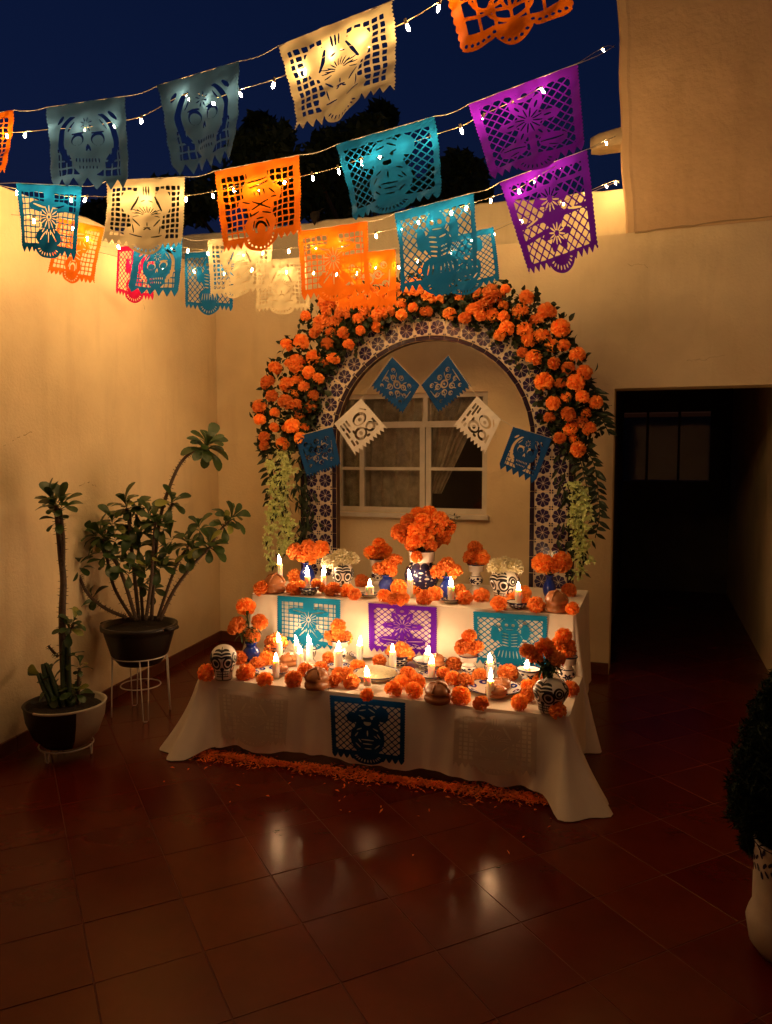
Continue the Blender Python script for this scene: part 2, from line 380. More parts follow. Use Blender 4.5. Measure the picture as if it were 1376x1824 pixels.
# ---- neighbour's parapet, set back behind the house wall
pw = thing('parapet_wall', 'bright cream parapet wall lit by the string lights above the altar', 'wall')
YP = YW + T + .22; b = MB(); x0, x1 = at(318, 404, y=YP).x, 1.2; n = 40; vs = []
for k in range(n + 1):
    x = x0 + (x1 - x0) * k / n; z = 3.60 + .006 * math.sin(x * 9) + .005 * math.sin(x * 23 + 1)
    vs += [(x, YP, 2.4), (x, YP, z - .012), (x, YP + .012, z), (x, YP + .2, z), (x, YP + .2, 2.4)]
b.add(vs, [(k * 5 + j, k * 5 + 5 + j, k * 5 + 6 + j, k * 5 + j + 1) for k in range(n) for j in range(4)] + [(0, 1, 2, 3, 4)])
b.build('wall_face', 'parapet_paint', pw)
# ---- passage behind the doorway
pg = thing('passage', 'dark passage behind the doorway with a glazed door at its end', 'passage')
YB = 9.6; x0, x1 = door_x0 - .03, door_x1 + .0
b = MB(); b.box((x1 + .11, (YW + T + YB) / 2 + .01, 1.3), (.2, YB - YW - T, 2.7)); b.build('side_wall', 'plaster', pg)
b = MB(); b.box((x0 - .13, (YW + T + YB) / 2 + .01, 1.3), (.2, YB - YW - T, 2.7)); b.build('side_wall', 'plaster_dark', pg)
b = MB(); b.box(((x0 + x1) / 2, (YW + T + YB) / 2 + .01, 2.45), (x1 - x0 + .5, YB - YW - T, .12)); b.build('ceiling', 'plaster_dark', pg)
dr = obj('glazed_door', None, pg); p0, p1 = at(1100, 735, y=YB), at(1266, 858, y=YB)
b = MB(); b.box(((x0 + x1) / 2 - .1, YB + .03, p1.z / 2), (x1 - x0 + .4, .06, p1.z)); b.box(((x0 + x1) / 2 - .1, YB + .03, (p0.z + 2.6) / 2), (x1 - x0 + .4, .06, 2.6 - p0.z))
b.box((p1.x + .45, YB + .03, (p0.z + p1.z) / 2), (.9, .06, p0.z - p1.z)); b.build('door_leaf', 'plaster_dark', dr)
for k in range(3):
    a = p0.x + (p1.x - p0.x) * k / 3; c = p0.x + (p1.x - p0.x) * (k + 1) / 3
    MB().box(((a + c) / 2, YB + .03, (p0.z + p1.z) / 2), (c - a - .03, .006, p0.z - p1.z - .03)).build('door_pane', 'window_glass', dr)
    MB().box((c - .0, YB + .03, (p0.z + p1.z) / 2), (.028, .05, p0.z - p1.z)).build('glazing_bar', 'plaster_dark', dr)
for k in range(9):
    x = p0.x + .04 + (p1.x - p0.x - .05) * k / 8; MB().box((x, YB - .005, p1.z - .38), (.02, .012, .6)).build('door_slat', 'plaster_dark', dr)
# ---- unseen patio walls beside and behind the camera, added to bounce warm light
o = MB().box((2.6, 1.9, 1.52), (.2, 7.6, 3.14)).build('courtyard_wall', 'plaster'); tag(o, 'cream plaster wall added to close the patio and bounce light on the right, outside the picture', 'wall')
o = MB().box((-.45, -2.0, 1.52), (6.3, .2, 3.14)).build('courtyard_wall', 'plaster'); tag(o, 'unseen cream plaster wall added behind the viewer to bounce light', 'wall')
# ---- dark wall added beyond the passage to keep horizon glow off the panes
o = MB().box((-.2, 13.0, 1.02), (6.0, .2, 2.34)).build('horizon_blocker', 'plaster_dark'); tag(o, 'dark wall added beyond the passage door to block the horizon glow', 'wall')
# ---- clay spout on the corner of the upper storey
sp0, sp1 = at(1053, 262, y=YW + .1), at(1112, 250, y=YW + .1)
b = MB(); ax = (sp1 - sp0); n = 14; vs = []
for k in range(5):
    c = sp0 + ax * (k / 4); rr = .075 * (1 + .06 * k) * (1.0 if k else .8)
    for s_ in (1, .78):
        for j in range(n + 1):
            q = math.pi * (j / n) * 1.35 - .55; vs.append((c.x, c.y - math.cos(q) * rr * s_ * 1.0, c.z + math.sin(q) * rr * s_))
m_ = n + 1; fs = []
for k in range(4):
    for s_ in range(2):
        o_ = k * 2 * m_ + s_ * m_
        fs += [(o_ + j, o_ + j + 1, o_ + 2 * m_ + j + 1, o_ + 2 * m_ + j) for j in range(n)]
fs += [(j, j + 1, m_ + j + 1, m_ + j) for j in range(n)]
b.add(vs, fs)
tag(b.build('roof_spout', 'spout_clay', None, True), 'short clay spout sticking out of the upper wall corner', 'spout')

# ---- trees behind the parapet
def leaves(mb, centers, rad, n, ls, mi=0, flat=.75, wr=.42):
    C = np.array(centers); k = rng.integers(0, len(C), n)
    d = rng.normal(size=(n, 3)); d /= np.linalg.norm(d, axis=1)[:, None]; d[:, 2] *= flat
    P = C[k] + d * (np.array(rad)[k] * (.25 + .95 * rng.random(n) ** .6))[:, None]
    a = rng.normal(size=(n, 3)); a /= np.linalg.norm(a, axis=1)[:, None]
    t = rng.normal(size=(n, 3)); t = np.cross(a, t); t /= np.linalg.norm(t, axis=1)[:, None]
    s = ls * (.6 + .8 * rng.random(n))[:, None]
    V = np.stack([P - a * s, P + t * s * wr, P + a * s, P - t * s * wr], 1).reshape(-1, 3)
    mb.add(V.tolist(), [(4 * i, 4 * i + 1, 4 * i + 2, 4 * i + 3) for i in range(n)], mi)
def tree(label, px, py, d, blobs, hgt_px=300):
    c = at(px, py, d=d); t = thing('tree', label, 'tree', (c.x, c.y, 0), group='dark trees behind the parapet')
    cs, rs = [], []; b = MB()
    b.tube([(0, 0, -.1), (.1, .05, c.z * .4), (-.05, 0, c.z * .8), (0, 0, c.z + .3)], [.16, .13, .09, .04], 8)
    for (bx_, by_, br) in blobs:
        p = at(bx_, by_, d=d + random.uniform(-.5, .5)); q = p - Vector((c.x, c.y, 0)); cs.append(tuple(q)); rs.append(br * d / F_PX)
        b.tube([(0, 0, max(.5, q.z * .72)), tuple(q * .6 + Vector((0, 0, q.z * .3))), tuple(q)], [.05, .035, .015], 5)
    b.build('trunk', 'bark', t)
    m = MB(); leaves(m, cs, rs, 420 * len(blobs), .085); m.build('crown', 'tree_leaf', t)
tree('slender dark tree behind the parapet left of the middle, below the blue paper flags', 465, 330, 10.5, [(462, 222, 24), (490, 245, 30), (440, 262, 28), (470, 300, 45), (510, 300, 34), (430, 320, 40), (490, 360, 50), (385, 345, 38), (345, 370, 34)])
tree('large dark tree behind the parapet under the near cream flag', 650, 320, 11, [(682, 205, 26), (660, 235, 30), (625, 248, 34), (585, 262, 34), (560, 300, 42), (620, 300, 50), (690, 270, 36), (650, 350, 55), (700, 330, 45), (590, 360, 50), (545, 350, 40)])
tree('small dark tree behind the parapet below the upper purple flag', 815, 340, 12, [(815, 292, 26), (840, 310, 26), (790, 315, 26), (820, 335, 34), (770, 345, 34), (850, 345, 24)])
tree('low dark tree behind the side wall between the left cream and orange flags', 300, 370, 11.5, [(300, 345, 34), (265, 360, 32), (335, 350, 30), (225, 375, 34), (285, 390, 40), (180, 385, 30)])

# ================================================================== PAPER FLAGS (papel picado)
def _tri(x): return np.abs(x - np.floor(x) - .5) * 2
def ell(x, y, cx, cy, a, b): return (1 - np.sqrt(((x - cx) / a) ** 2 + ((y - cy) / b) ** 2)) * min(a, b)
def seg(x, y, x0, y0, x1, y1, w):
    dx, dy = x1 - x0, y1 - y0; t = np.clip(((x - x0) * dx + (y - y0) * dy) / (dx * dx + dy * dy), 0, 1)
    return w * (1.15 - .8 * np.abs(t - .5) * 2 * .6) - np.hypot(x - x0 - t * dx, y - y0 - t * dy)
def U_(*a):
    r = a[0]
    for q in a[1:]: r = np.maximum(r, q)
    return r
def I_(*a):
    r = a[0]
    for q in a[1:]: r = np.minimum(r, q)
    return r
def sq_grid(x, y, c, w):
    gx = np.abs((x / c) - np.floor(x / c) - .5) * c; gy = np.abs((y / c) - np.floor(y / c) - .5) * c
    return (c / 2 - w) - np.maximum(gx, gy)
def lattice(x, y, c, w):
    a, b = (x + y) * .7071, (x - y) * .7071; return sq_grid(a, b, c, w)
def outline(x, y, teeth=8, dome=.23, tooth=.085, scal=26, round_=False):
    side = .5 - .012 * (1 - np.abs(np.sin(y * scal * math.pi))) - np.abs(x)
    zig = (_tri(x * teeth + .5)); zig = np.sqrt(np.clip(zig, 0, 1)) if round_ else zig
    bot = .84 + tooth * zig
    if dome: bot = np.where(np.abs(x) < dome, np.maximum(bot, .86 + .13 * np.sqrt(np.clip(1 - (x / dome) ** 2, 0, 1))), bot)
    return I_(side, y, bot - y)
def frame_in(x, y, mx=.07, t=.09, b_=.80): return I_(.5 - mx - np.abs(x), y - t, b_ - y)
def dome_slits(x, y, n=9, r=.20):
    h = None
    for k in range(n):
        a = math.pi * (.08 + .84 * k / (n - 1)); c, s_ = math.cos(a), math.sin(a)
        q = seg(x, y, c * r * .72, .845 + s_ * .075, c * r * .9, .845 + s_ * .115, .0075); h = q if h is None else U_(h, q)
    return h
def radial(x, y, cx, cy, r0, r1, n, w, a0=0.0, a1=2 * math.pi, squash=1.0):
    h = None
    for k in range(n):
        a = a0 + (a1 - a0) * (k + .5) / n; c, s_ = math.cos(a), math.sin(a) * squash
        q = seg(x, y, cx + c * r0, cy + s_ * r0, cx + c * r1, cy + s_ * r1, w); h = q if h is None else U_(h, q)
    return h
def d_skull(x, y):
    F = outline(x, y, 6, 0, .12); fig = U_(ell(x, y, 0, .40, .29, .30), ell(x, y, 0, .62, .19, .20))
    crown = U_(I_(ell(x, y, 0, .42, .40, .36), .62 - y), fig)
    h = I_(sq_grid(x, y - .02, .088, .010), frame_in(x, y, .12, .50, .82), -fig)
    gap = I_(ell(x, y, 0, .43, .37, .345), -ell(x, y, 0, .42, .30, .312), .66 - y, y - .14); gap = I_(gap, .012 + .5 * np.abs(np.abs(x) - .33))
    eyes = U_(*[I_(ell(x, y, s * .125, .40, .085, .075), -ell(x, y, s * .125, .415, .07, .055)) for s in (-1, 1)], *[seg(x, y, s * .05, .33, s * .2, .33, .011) for s in (-1, 1)])
    nose = U_(seg(x, y, 0, .46, -.022, .52, .012), seg(x, y, 0, .46, .022, .52, .012))
    teeth = U_(*[seg(x, y, -.13 + k * .037, .62, -.13 + k * .037, .66, .007) for k in range(8)], *[seg(x, y, -.10 + k * .04, .70, -.10 + k * .04, .73, .007) for k in range(6)])
    sw = U_(radial(x, y, 0, .24, .03, .075, 8, .006), *[seg(x, y, s * .16, .2, s * .24, .3, .008) for s in (-1, 1)], *[seg(x, y, s * .29, .14, s * .36, .20, .02) for s in (-1, 1)])
    return I_(F, -h, -gap, -eyes, -nose, -teeth, -sw)
def d_catrina(x, y):
    F = outline(x, y, 13, .22, .085)
    fig = U_(ell(x, y, 0, .47, .21, .27), I_(.10 + .1 * (.2 - y) - np.abs(x), y - .05, .3 - y), ell(x, y, -.2, .30, .11, .17), ell(x, y, .2, .30, .11, .17), ell(x, y, 0, .72, .27, .13))
    h = I_(sq_grid(x - .035, y - .02, .07, .0098), frame_in(x, y, .07, .10, .80), -fig)
    hat = U_(*[seg(x, y, k * .035, .1, k * .03, .2, .009) for k in (-1, 0, 1)], seg(x, y, -.1, .22, -.19, .40, .014), seg(x, y, .1, .22, .19, .40, .014))
    wing = U_(radial(x, y, 0, .46, .05, .15, 9, .0055, math.pi * 1.05, math.pi * 1.95, .8), radial(x, y, 0, .44, .10, .18, 3, .005, -.4, .4), radial(x, y, 0, .44, .10, .18, 3, .005, math.pi - .4, math.pi + .4))
    brow = U_(seg(x, y, -.07, .285, -.025, .265, .008), seg(x, y, .07, .285, .025, .265, .008))
    low = U_(seg(x, y, -.04, .62, .04, .62, .008), seg(x, y, 0, .55, 0, .6, .007), seg(x, y, -.05, .645, -.02, .635, .006), seg(x, y, .05, .645, .02, .635, .006), seg(x, y, -.17, .52, -.09, .60, .009), seg(x, y, .17, .52, .09, .60, .009), seg(x, y, -.2, .73, -.06, .75, .008), seg(x, y, .2, .73, .06, .75, .008), seg(x, y, -.17, .6, -.16, .70, .007), seg(x, y, .17, .6, .16, .70, .007))
    return I_(F, -h, -hat, -wing, -brow, -low, -dome_slits(x, y))
def d_dancer(x, y):
    F = outline(x, y, 13, .22, .085, round_=True)
    fig = U_(ell(x, y, 0, .30, .19, .19), ell(x, y, .02, .48, .15, .17), ell(x, y, -.16, .42, .10, .06), ell(x, y, .18, .36, .09, .10), ell(x, y, 0, .70, .20, .16), I_(.12 - np.abs(x), y - .06, .2 - y))
    h = I_(sq_grid(x, y - .015, .072, .0085), frame_in(x, y, .07, .09, .80), -fig)
    s_ = [seg(x, y, *q, .0085) for q in ((-.12, .2, .1, .17), (-.1, .26, .12, .22), (-.06, .31, -.05, .36), (0, .3, .01, .36), (.06, .29, .07, .35), (-.09, .41, .12, .52), (-.1, .5, .11, .43), (-.13, .57, -.02, .54), (.13, .58, .03, .55), (.13, .3, .19, .36), (.15, .4, .21, .4), (-.2, .4, -.12, .43), (-.07, .64, -.1, .74), (.07, .64, .1, .74), (-.04, .62, .04, .62))]
    bell = I_(ell(x, y, 0, .74, .075, .09), -ell(x, y, 0, .745, .05, .065), .78 - y)
    dots = U_(*[ell(x, y, .17 * math.cos(a), .83 + .12 * math.sin(a), .013, .013) for a in np.linspace(.1, math.pi - .1, 10)])
    return I_(F, -h, -U_(*s_), -bell, -dots)
def d_bear(x, y):
    F = outline(x, y, 12, .22, .09, round_=True)
    fig = U_(ell(x, y, 0, .29, .17, .19), ell(x, y, -.20, .30, .08, .08), ell(x, y, .20, .22, .08, .11), ell(x, y, 0, .60, .23, .23), ell(x, y, 0, .45, .17, .14))
    h = I_(lattice(x, y, .066, .0068), frame_in(x, y, .065, .09, .80), -fig)
    s_ = [seg(x, y, *q, .0085) for q in ((-.1, .19, -.02, .17), (.02, .15, .1, .2), (-.11, .26, -.03, .3), (.1, .25, .04, .28), (0, .48, 0, .56), (-.14, .48, -.08, .45), (.14, .47, .08, .44), (-.17, .58, -.13, .52), (.17, .58, .13, .52), (-.16, .68, -.1, .74), (.16, .68, .1, .74), (-.08, .62, .08, .62), (-.06, .68, .06, .68), (-.04, .75, .05, .75), (.09, .55, .13, .58), (-.12, .62, -.09, .66))]
    no = I_(ell(x, y, 0, .365, .05, .04), y - .35); ey = U_(ell(x, y, -.06, .30, .016, .016), ell(x, y, .06, .29, .016, .02))
    return I_(F, -h, -U_(*s_), -no, -ey, -dome_slits(x, y, 11, .2))
def d_bones(x, y):
    F = outline(x, y, 12, .22, .08)
    fig = U_(ell(x, y, 0, .20, .12, .12), I_(.13 + .04 * np.sin(y * 18) - np.abs(x), y - .2, .6 - y), ell(x, y, -.2, .36, .06, .13), ell(x, y, .21, .30, .06, .13), ell(x, y, 0, .70, .22, .15))
    h = I_(lattice(x, y, .07, .0075), frame_in(x, y, .06, .09, .80), -fig)
    rib = U_(*[seg(x, y, s * .02, .36 + k * .05, s * .10, .345 + k * .05, .0085) for s in (-1, 1) for k in range(5)])
    e = U_(ell(x, y, -.045, .2, .025, .025), ell(x, y, .045, .2, .025, .025), seg(x, y, -.05, .27, .05, .27, .007))
    sk = U_(*[seg(x, y, k * .045, .64, k * .055, .76, .006) for k in range(-3, 4)])
    return I_(F, -h, -rib, -e, -sk, -dome_slits(x, y))
def d_flower(x, y):
    F = outline(x, y, 12, .20, .08)
    r = np.hypot(x, (y - .40)); a = np.arctan2(y - .40, x); fig = (.20 + .085 * np.cos(6 * a)) - r
    fig = U_(fig, I_(.035 - np.abs(x), y - .45, .82 - y), ell(x, y, -.2, .68, .14, .08), ell(x, y, .2, .68, .14, .08), ell(x, y, 0, .13, .10, .06))
    h = I_(lattice(x, y, .07, .007), frame_in(x, y, .085, .08, .80), -fig)
    pet = U_(radial(x, y, 0, .40, .04, .13, 12, .007), radial(x, y, 0, .40, .15, .21, 6, .010, math.pi / 6, math.pi / 6 + 2 * math.pi), ell(x, y, 0, .12, .03, .025))
    lf = U_(*[seg(x, y, s * .08, .68, s * .30, .66, .008) for s in (-1, 1)], *[seg(x, y, s * .15, .72, s * .24, .74, .006) for s in (-1, 1)])
    return I_(F, -h, -pet, -lf, -dome_slits(x, y, 9, .18))
def d_twin(x, y):
    F = outline(x, y, 13, .18, .075)
    fig = None
    for cy_, r_ in ((.30, .15), (.62, .13)):
        r = np.hypot(x, y - cy_); a = np.arctan2(y - cy_, x); q = (r_ + .05 * np.cos(6 * a)) - r; fig = q if fig is None else U_(fig, q)
    fig = U_(fig, I_(.025 - np.abs(y - .46), .45 - np.abs(x)), I_(.02 - np.abs(y - .55 + .15 * x), x + .45, -x), I_(.02 - np.abs(y - .18), .45 - np.abs(x)), ell(x, y, 0, .46, .12, .08))
    h = I_(lattice(x, y, .072, .0075), frame_in(x, y, .085, .07, .82), -fig)
    pet = U_(radial(x, y, 0, .30, .035, .11, 12, .0075), radial(x, y, 0, .62, .03, .10, 12, .0075), *[seg(x, y, s * .2, .44, s * .35, .47, .01) for s in (-1, 1)])
    return I_(F, -h, -pet, -dome_slits(x, y, 9, .16))
def d_bird(x, y):
    F = outline(x, y, 10, .22, .09)
    fig = U_(ell(x, y, 0, .42, .13, .27), ell(x, y, -.16, .28, .16, .07), ell(x, y, .16, .28, .16, .07), ell(x, y, 0, .70, .22, .13), ell(x, y, 0, .14, .08, .08))
    h = I_(sq_grid(x, y - .02, .078, .0075), frame_in(x, y, .075, .09, .80), -fig)
    r_ = U_(radial(x, y, 0, .42, .055, .15, 14, .0075), radial(x, y, 0, .42, .17, .24, 8, .008, math.pi * .1, math.pi * .9), *[seg(x, y, s * .06, .30, s * .24, .26, .011) for s in (-1, 1)], *[seg(x, y, s * .05, .62, s * .14, .74, .008) for s in (-1, 1)], seg(x, y, 0, .62, 0, .76, .008))
    c = I_(ell(x, y, 0, .42, .04, .05), -ell(x, y, 0, .42, .018, .024))
    return I_(F, -h, -r_, -c, -dome_slits(x, y))
def d_scroll(x, y):
    side = .5 - .018 * (1 - np.abs(np.sin(y * 16 * math.pi))) - np.abs(x)
    bot = .80 + .07 * np.sqrt(np.abs(np.cos(x * math.pi * 3.0))) + .10 * np.exp(-(x / .2) ** 2); F = I_(side, y, bot - y)
    band = bot - .085 - y
    h = I_(sq_grid(x, y + .3 * x * x, .135, .013), frame_in(x, y, .10, .08, .78), band)
    fig = U_(*[I_(ell(x, y, cx, cy_, a, b_), -ell(x, y, cx, cy_, a - .03, b_ - .03)) for cx, cy_, a, b_ in ((0, .3, .2, .2), (-.16, .5, .17, .15), (.18, .5, .17, .15), (0, .66, .2, .12), (0, .45, .1, .25))])
    dots = U_(*[ell(x, y, xx, .80 + .07 * math.sqrt(abs(math.cos(xx * math.pi * 3))) + .10 * math.exp(-(xx / .2) ** 2) - .038, .018, .012) for xx in np.linspace(-.44, .44, 17)])
    return I_(F, U_(-h, I_(fig, band + .05)), -dots)
def d_rose(x, y):
    F = outline(x, y, 11, 0, .09, scal=18)
    fig = U_(ell(x, y, 0, .45, .30, .29))
    hole = None
    for cx, cy_, r in ((0, .42, .11), (-.17, .36, .08), (.17, .36, .08), (-.12, .58, .08), (.13, .58, .08), (0, .22, .07), (-.3, .5, .06), (.3, .5, .06), (-.28, .22, .06), (.28, .22, .06), (-.3, .7, .05), (.3, .7, .05), (0, .7, .06)):
        q = I_(ell(x, y, cx, cy_, r, r * .9), -ell(x, y, cx + .01, cy_ + .01, r * .62, r * .55), .014 + .5 * np.abs((x - cx) - .5 * (y - cy_))); hole = q if hole is None else U_(hole, q)
        hole = U_(hole, ell(x, y, cx, cy_, r * .25, r * .3))
    s_ = U_(radial(x, y, 0, .45, .20, .30, 10, .011), *[seg(x, y, s * .38, .3, s * .36, .62, .012) for s in (-1, 1)])
    return I_(F, -hole, -s_)
def d_poodle(x, y):     # open cut with thick bars, for the white flags on the arch
    F = outline(x, y, 9, 0, .10, scal=18)
    hole = U_(*[I_(.028 - np.abs(x - cx), y - y0, y1 - y) for cx, y0, y1 in ((-.38, .14, .30), (-.29, .14, .42), (-.2, .14, .30), (-.38, .36, .52), (-.38, .58, .74), (-.29, .66, .76), (.38, .5, .72))],
              I_(ell(x, y, .12, .32, .2, .14), -ell(x, y, .1, .34, .15, .09)), I_(ell(x, y, -.08, .60, .17, .15), -ell(x, y, -.07, .60, .12, .09)), ell(x, y, .12, .34, .05, .04), ell(x, y, -.07, .60, .045, .05), I_(ell(x, y, .22, .62, .13, .12), -ell(x, y, .21, .62, .08, .06)), seg(x, y, .3, .14, .4, .26, .018), ell(x, y, .05, .75, .05, .03), ell(x, y, -.2, .47, .03, .05))
    return I_(F, -hole)

_cache = {}
def field(dn, n):
    k = (dn.__name__, n)
    if k not in _cache:
        us = np.linspace(-.51, .51, n); vs_ = np.linspace(-.005, 1.01, n); X, Y = np.meshgrid(us, vs_); _cache[k] = (us, vs_, dn(X, Y))
    return _cache[k]
def flag(label, color, dn, TL, TR, BR, BL, n=110, belly=.026, ph=0.0, group='cut paper flags on the cords'):
    TL, TR, BR, BL = [Vector(p) for p in (TL, TR, BR, BL)]
    nrm = (TR - TL).cross(BL - TL).normalized(); us, vs_, F = field(dn, n)
    O = (TL + TR) / 2
    def fn(u, v):
        s = u + .5; p = (TL * (1 - s) + TR * s) * (1 - v) + (BL * (1 - s) + BR * s) * v
        k = belly * (math.sin(s * math.pi * 1.6 + ph) * v * 1.1 + .5 * math.sin(v * 3.1) + .35 * math.sin(s * 9 + ph * 3 + v * 2) * v + .14 * math.sin(s * 23 + v * 9 + ph) + .10 * math.sin(v * 31 + s * 6 + ph * 2))
        k += belly * 1.5 * (v ** 4) * (math.cos(ph * 2) * s ** 3 + math.sin(ph * 5) * (1 - s) ** 3)
        return p + nrm * k - O
    o = sheet(F, us, vs_, fn, MB()).build('paper_flag', 'paper_' + color, None, True, O)
    return tag(o, label, 'paper flag', group)
def flag_px(label, color, dn, px, d0, d1, n=92, **kw):
    (a, b_, c, e) = px
    return flag(label, color, dn, at(*a, d=d0), at(*b_, d=d1), at(*c, d=d1 * 1.0), at(*e, d=d0 * 1.0), n, **kw)
ROWS = {
 'A': [('orange cut paper flag cropped by the left edge of the picture, highest cord', 'orange', d_dancer, ((-95, 213), (25, 196), (4, 316), (-100, 330)), 3.75, 3.70),
       ('dim blue cut paper flag with a skull, second from left on the highest cord', 'blue', d_skull, ((82, 191), (222, 171), (224, 338), (92, 345)), 3.62, 3.52),
       ('dim blue cut paper flag with a skull, right beside the near cream flag', 'blue', d_skull, ((280, 152), (428, 108), (417, 290), (312, 322)), 3.38, 3.12),
       ('large cream cut paper flag nearest the camera, on the highest cord', 'cream', d_catrina, ((494, 82), (700, 0), (706, 176), (532, 247)), 2.75, 2.45),
       ('orange cut paper flag with scalloped hem cropped by the top of the picture', 'orange', d_scroll, ((765, -105), (1000, -190), (1024, 42), (830, 128)), 2.35, 2.20)],
 'B': [('turquoise cut paper flag at the far left above the side wall', 'teal', d_bird, ((28, 326), (146, 332), (128, 465), (42, 460)), 3.55, 3.6),
       ('cream cut paper flag hanging between the turquoise and orange flags of the upper middle row', 'cream', d_catrina, ((190, 322), (330, 315), (326, 455), (188, 448)), 3.65, 3.65),
       ('orange cut paper flag with a dancing figure, middle of the picture under the night sky', 'orange', d_dancer, ((381, 305), (534, 276), (539, 430), (390, 457)), 3.6, 3.42),
       ('dark teal cut paper flag with round figure and diagonal lattice against the trees', 'teal', d_bear, ((598, 258), (775, 207), (788, 362), (626, 402)), 3.25, 3.0),
       ('upper purple cut paper flag against the night sky with a big blossom', 'purple', d_flower, ((834, 186), (1030, 113), (1042, 272), (882, 336)), 2.95, 2.80)],
 'C': [('small orange cut paper flag in front of the side wall under the turquoise flag', 'orange', d_dancer, ((105, 388), (187, 405), (165, 514), (84, 494)), 3.85, 4.0),
       ('teal cut paper flag with a skull overlapping the magenta one', 'teal', d_skull, ((238, 440), (326, 424), (318, 534), (228, 524)), 4.45, 4.45),
       ('pale cream cut paper flag glowing beside the corner under the orange dancer flag', 'cream', d_catrina, ((369, 427), (487, 420), (476, 530), (372, 537)), 4.5, 4.45),
       ('glowing orange cut paper flag hanging just above the top left of the flower arch', 'orange', d_bird, ((530, 412), (655, 394), (656, 530), (537, 545)), 4.35, 4.25),
       ('teal cut paper flag with a skeleton and lattice above the crown of the arch', 'teal', d_bones, ((703, 380), (845, 343), (854, 508), (722, 540)), 4.08, 3.85),
       ('lower purple cut paper flag with two blossoms in front of the house wall', 'purple', d_twin, ((890, 325), (1047, 266), (1070, 465), (945, 505)), 3.62, 3.42)],
 'D': [('magenta cut paper flag half hidden behind the teal skull flag', 'magenta', d_bones, ((210, 440), (275, 432), (273, 546), (205, 531)), 4.85, 4.95),
       ('small teal cut paper flag hanging in the wall corner beside the pale cream flag', 'teal', d_bones, ((328, 450), (418, 445), (415, 566), (328, 556)), 5.0, 5.0),
       ('small cream cut paper flag on the lowest cord left of the flower arch', 'cream', d_catrina, ((455, 465), (545, 458), (553, 562), (455, 563)), 4.95, 4.92),
       ('orange cut paper flag touching the marigolds at the crown of the arch', 'orange', d_rose, ((605, 455), (705, 443), (706, 556), (603, 563)), 4.85, 4.78),
       ('smaller teal cut paper flag overlapping the marigolds right of the arch crown', 'teal', d_bear, ((780, 427), (880, 404), (893, 508), (772, 538)), 4.72, 4.6)],
}
ENDS = {'A': ((-260, 238, 3.9), (1180, -270, 2.1)), 'B': ((-150, 318, 3.4), (1096, 80, 5.6)), 'C': ((20, 372, 3.6), (1102, 238, 5.6)), 'D': ((150, 432, 4.7), (1104, 322, 5.65))}
BULBS = {
 'A': [(-30, 243), (12, 242), (45, 240), (97, 235), (150, 233), (203, 222), (252, 213), (333, 172), (380, 180), (427, 165), (488, 147), (545, 122), (603, 95), (660, 73), (725, 43), (783, 8), (850, -30), (930, -80), (1010, -130), (1090, -190)],
 'B': [(-40, 330), (30, 342), (85, 350), (127, 356), (153, 355), (222, 357), (263, 355), (332, 354), (379, 347), (417, 337), (463, 334), (508, 325), (557, 315), (603, 303), (645, 287), (678, 276), (723, 263), (770, 247), (822, 230), (860, 210), (912, 187), (966, 160), (1075, 90)],
 'C': [(60, 392), (130, 405), (155, 425), (210, 440), (250, 447), (305, 445), (335, 447), (370, 452), (434, 457), (470, 452), (514, 448), (563, 443), (610, 435), (670, 420), (715, 410), (745, 396), (770, 388), (805, 378), (832, 370), (875, 357), (925, 340), (955, 322), (998, 297), (1080, 255)],
 'D': [(240, 470), (290, 476), (345, 484), (400, 488), (450, 482), (510, 485), (560, 487), (600, 490), (635, 487), (668, 476), (710, 477), (745, 465), (805, 448), (840, 430), (880, 417), (930, 395), (1005, 364), (1045, 348), (1080, 333), (1097, 327)],
}
NAMES = {'A': 'highest', 'B': 'upper middle', 'C': 'lower middle', 'D': 'lowest'}
bulb_me = MB().lathe([(.0001, -.021), (.0035, -.019), (.0052, -.014), (.0052, -.009), (.0035, -.003), (.0035, .004)], 8).mesh('bulb', 'bulb_light', True)
sock_me = MB().lathe([(.0001, .018), (.005, .017), (.0055, .004), (.0048, .0)], 8).mesh('socket', 'socket', True)
def spline(P, n=8):
    P = [Vector(p) for p in P]; out = []
    for i in range(len(P) - 1):
        p0, p1, p2, p3 = P[max(i - 1, 0)], P[i], P[i + 1], P[min(i + 2, len(P) - 1)]
        for k in range(n):
            t = k / n; out.append(.5 * ((2 * p1) + (p2 - p0) * t + (2 * p0 - 5 * p1 + 4 * p2 - p3) * t * t + (3 * p1 - p0 - 3 * p2 + p3) * t ** 3))
    return out + [P[-1]]
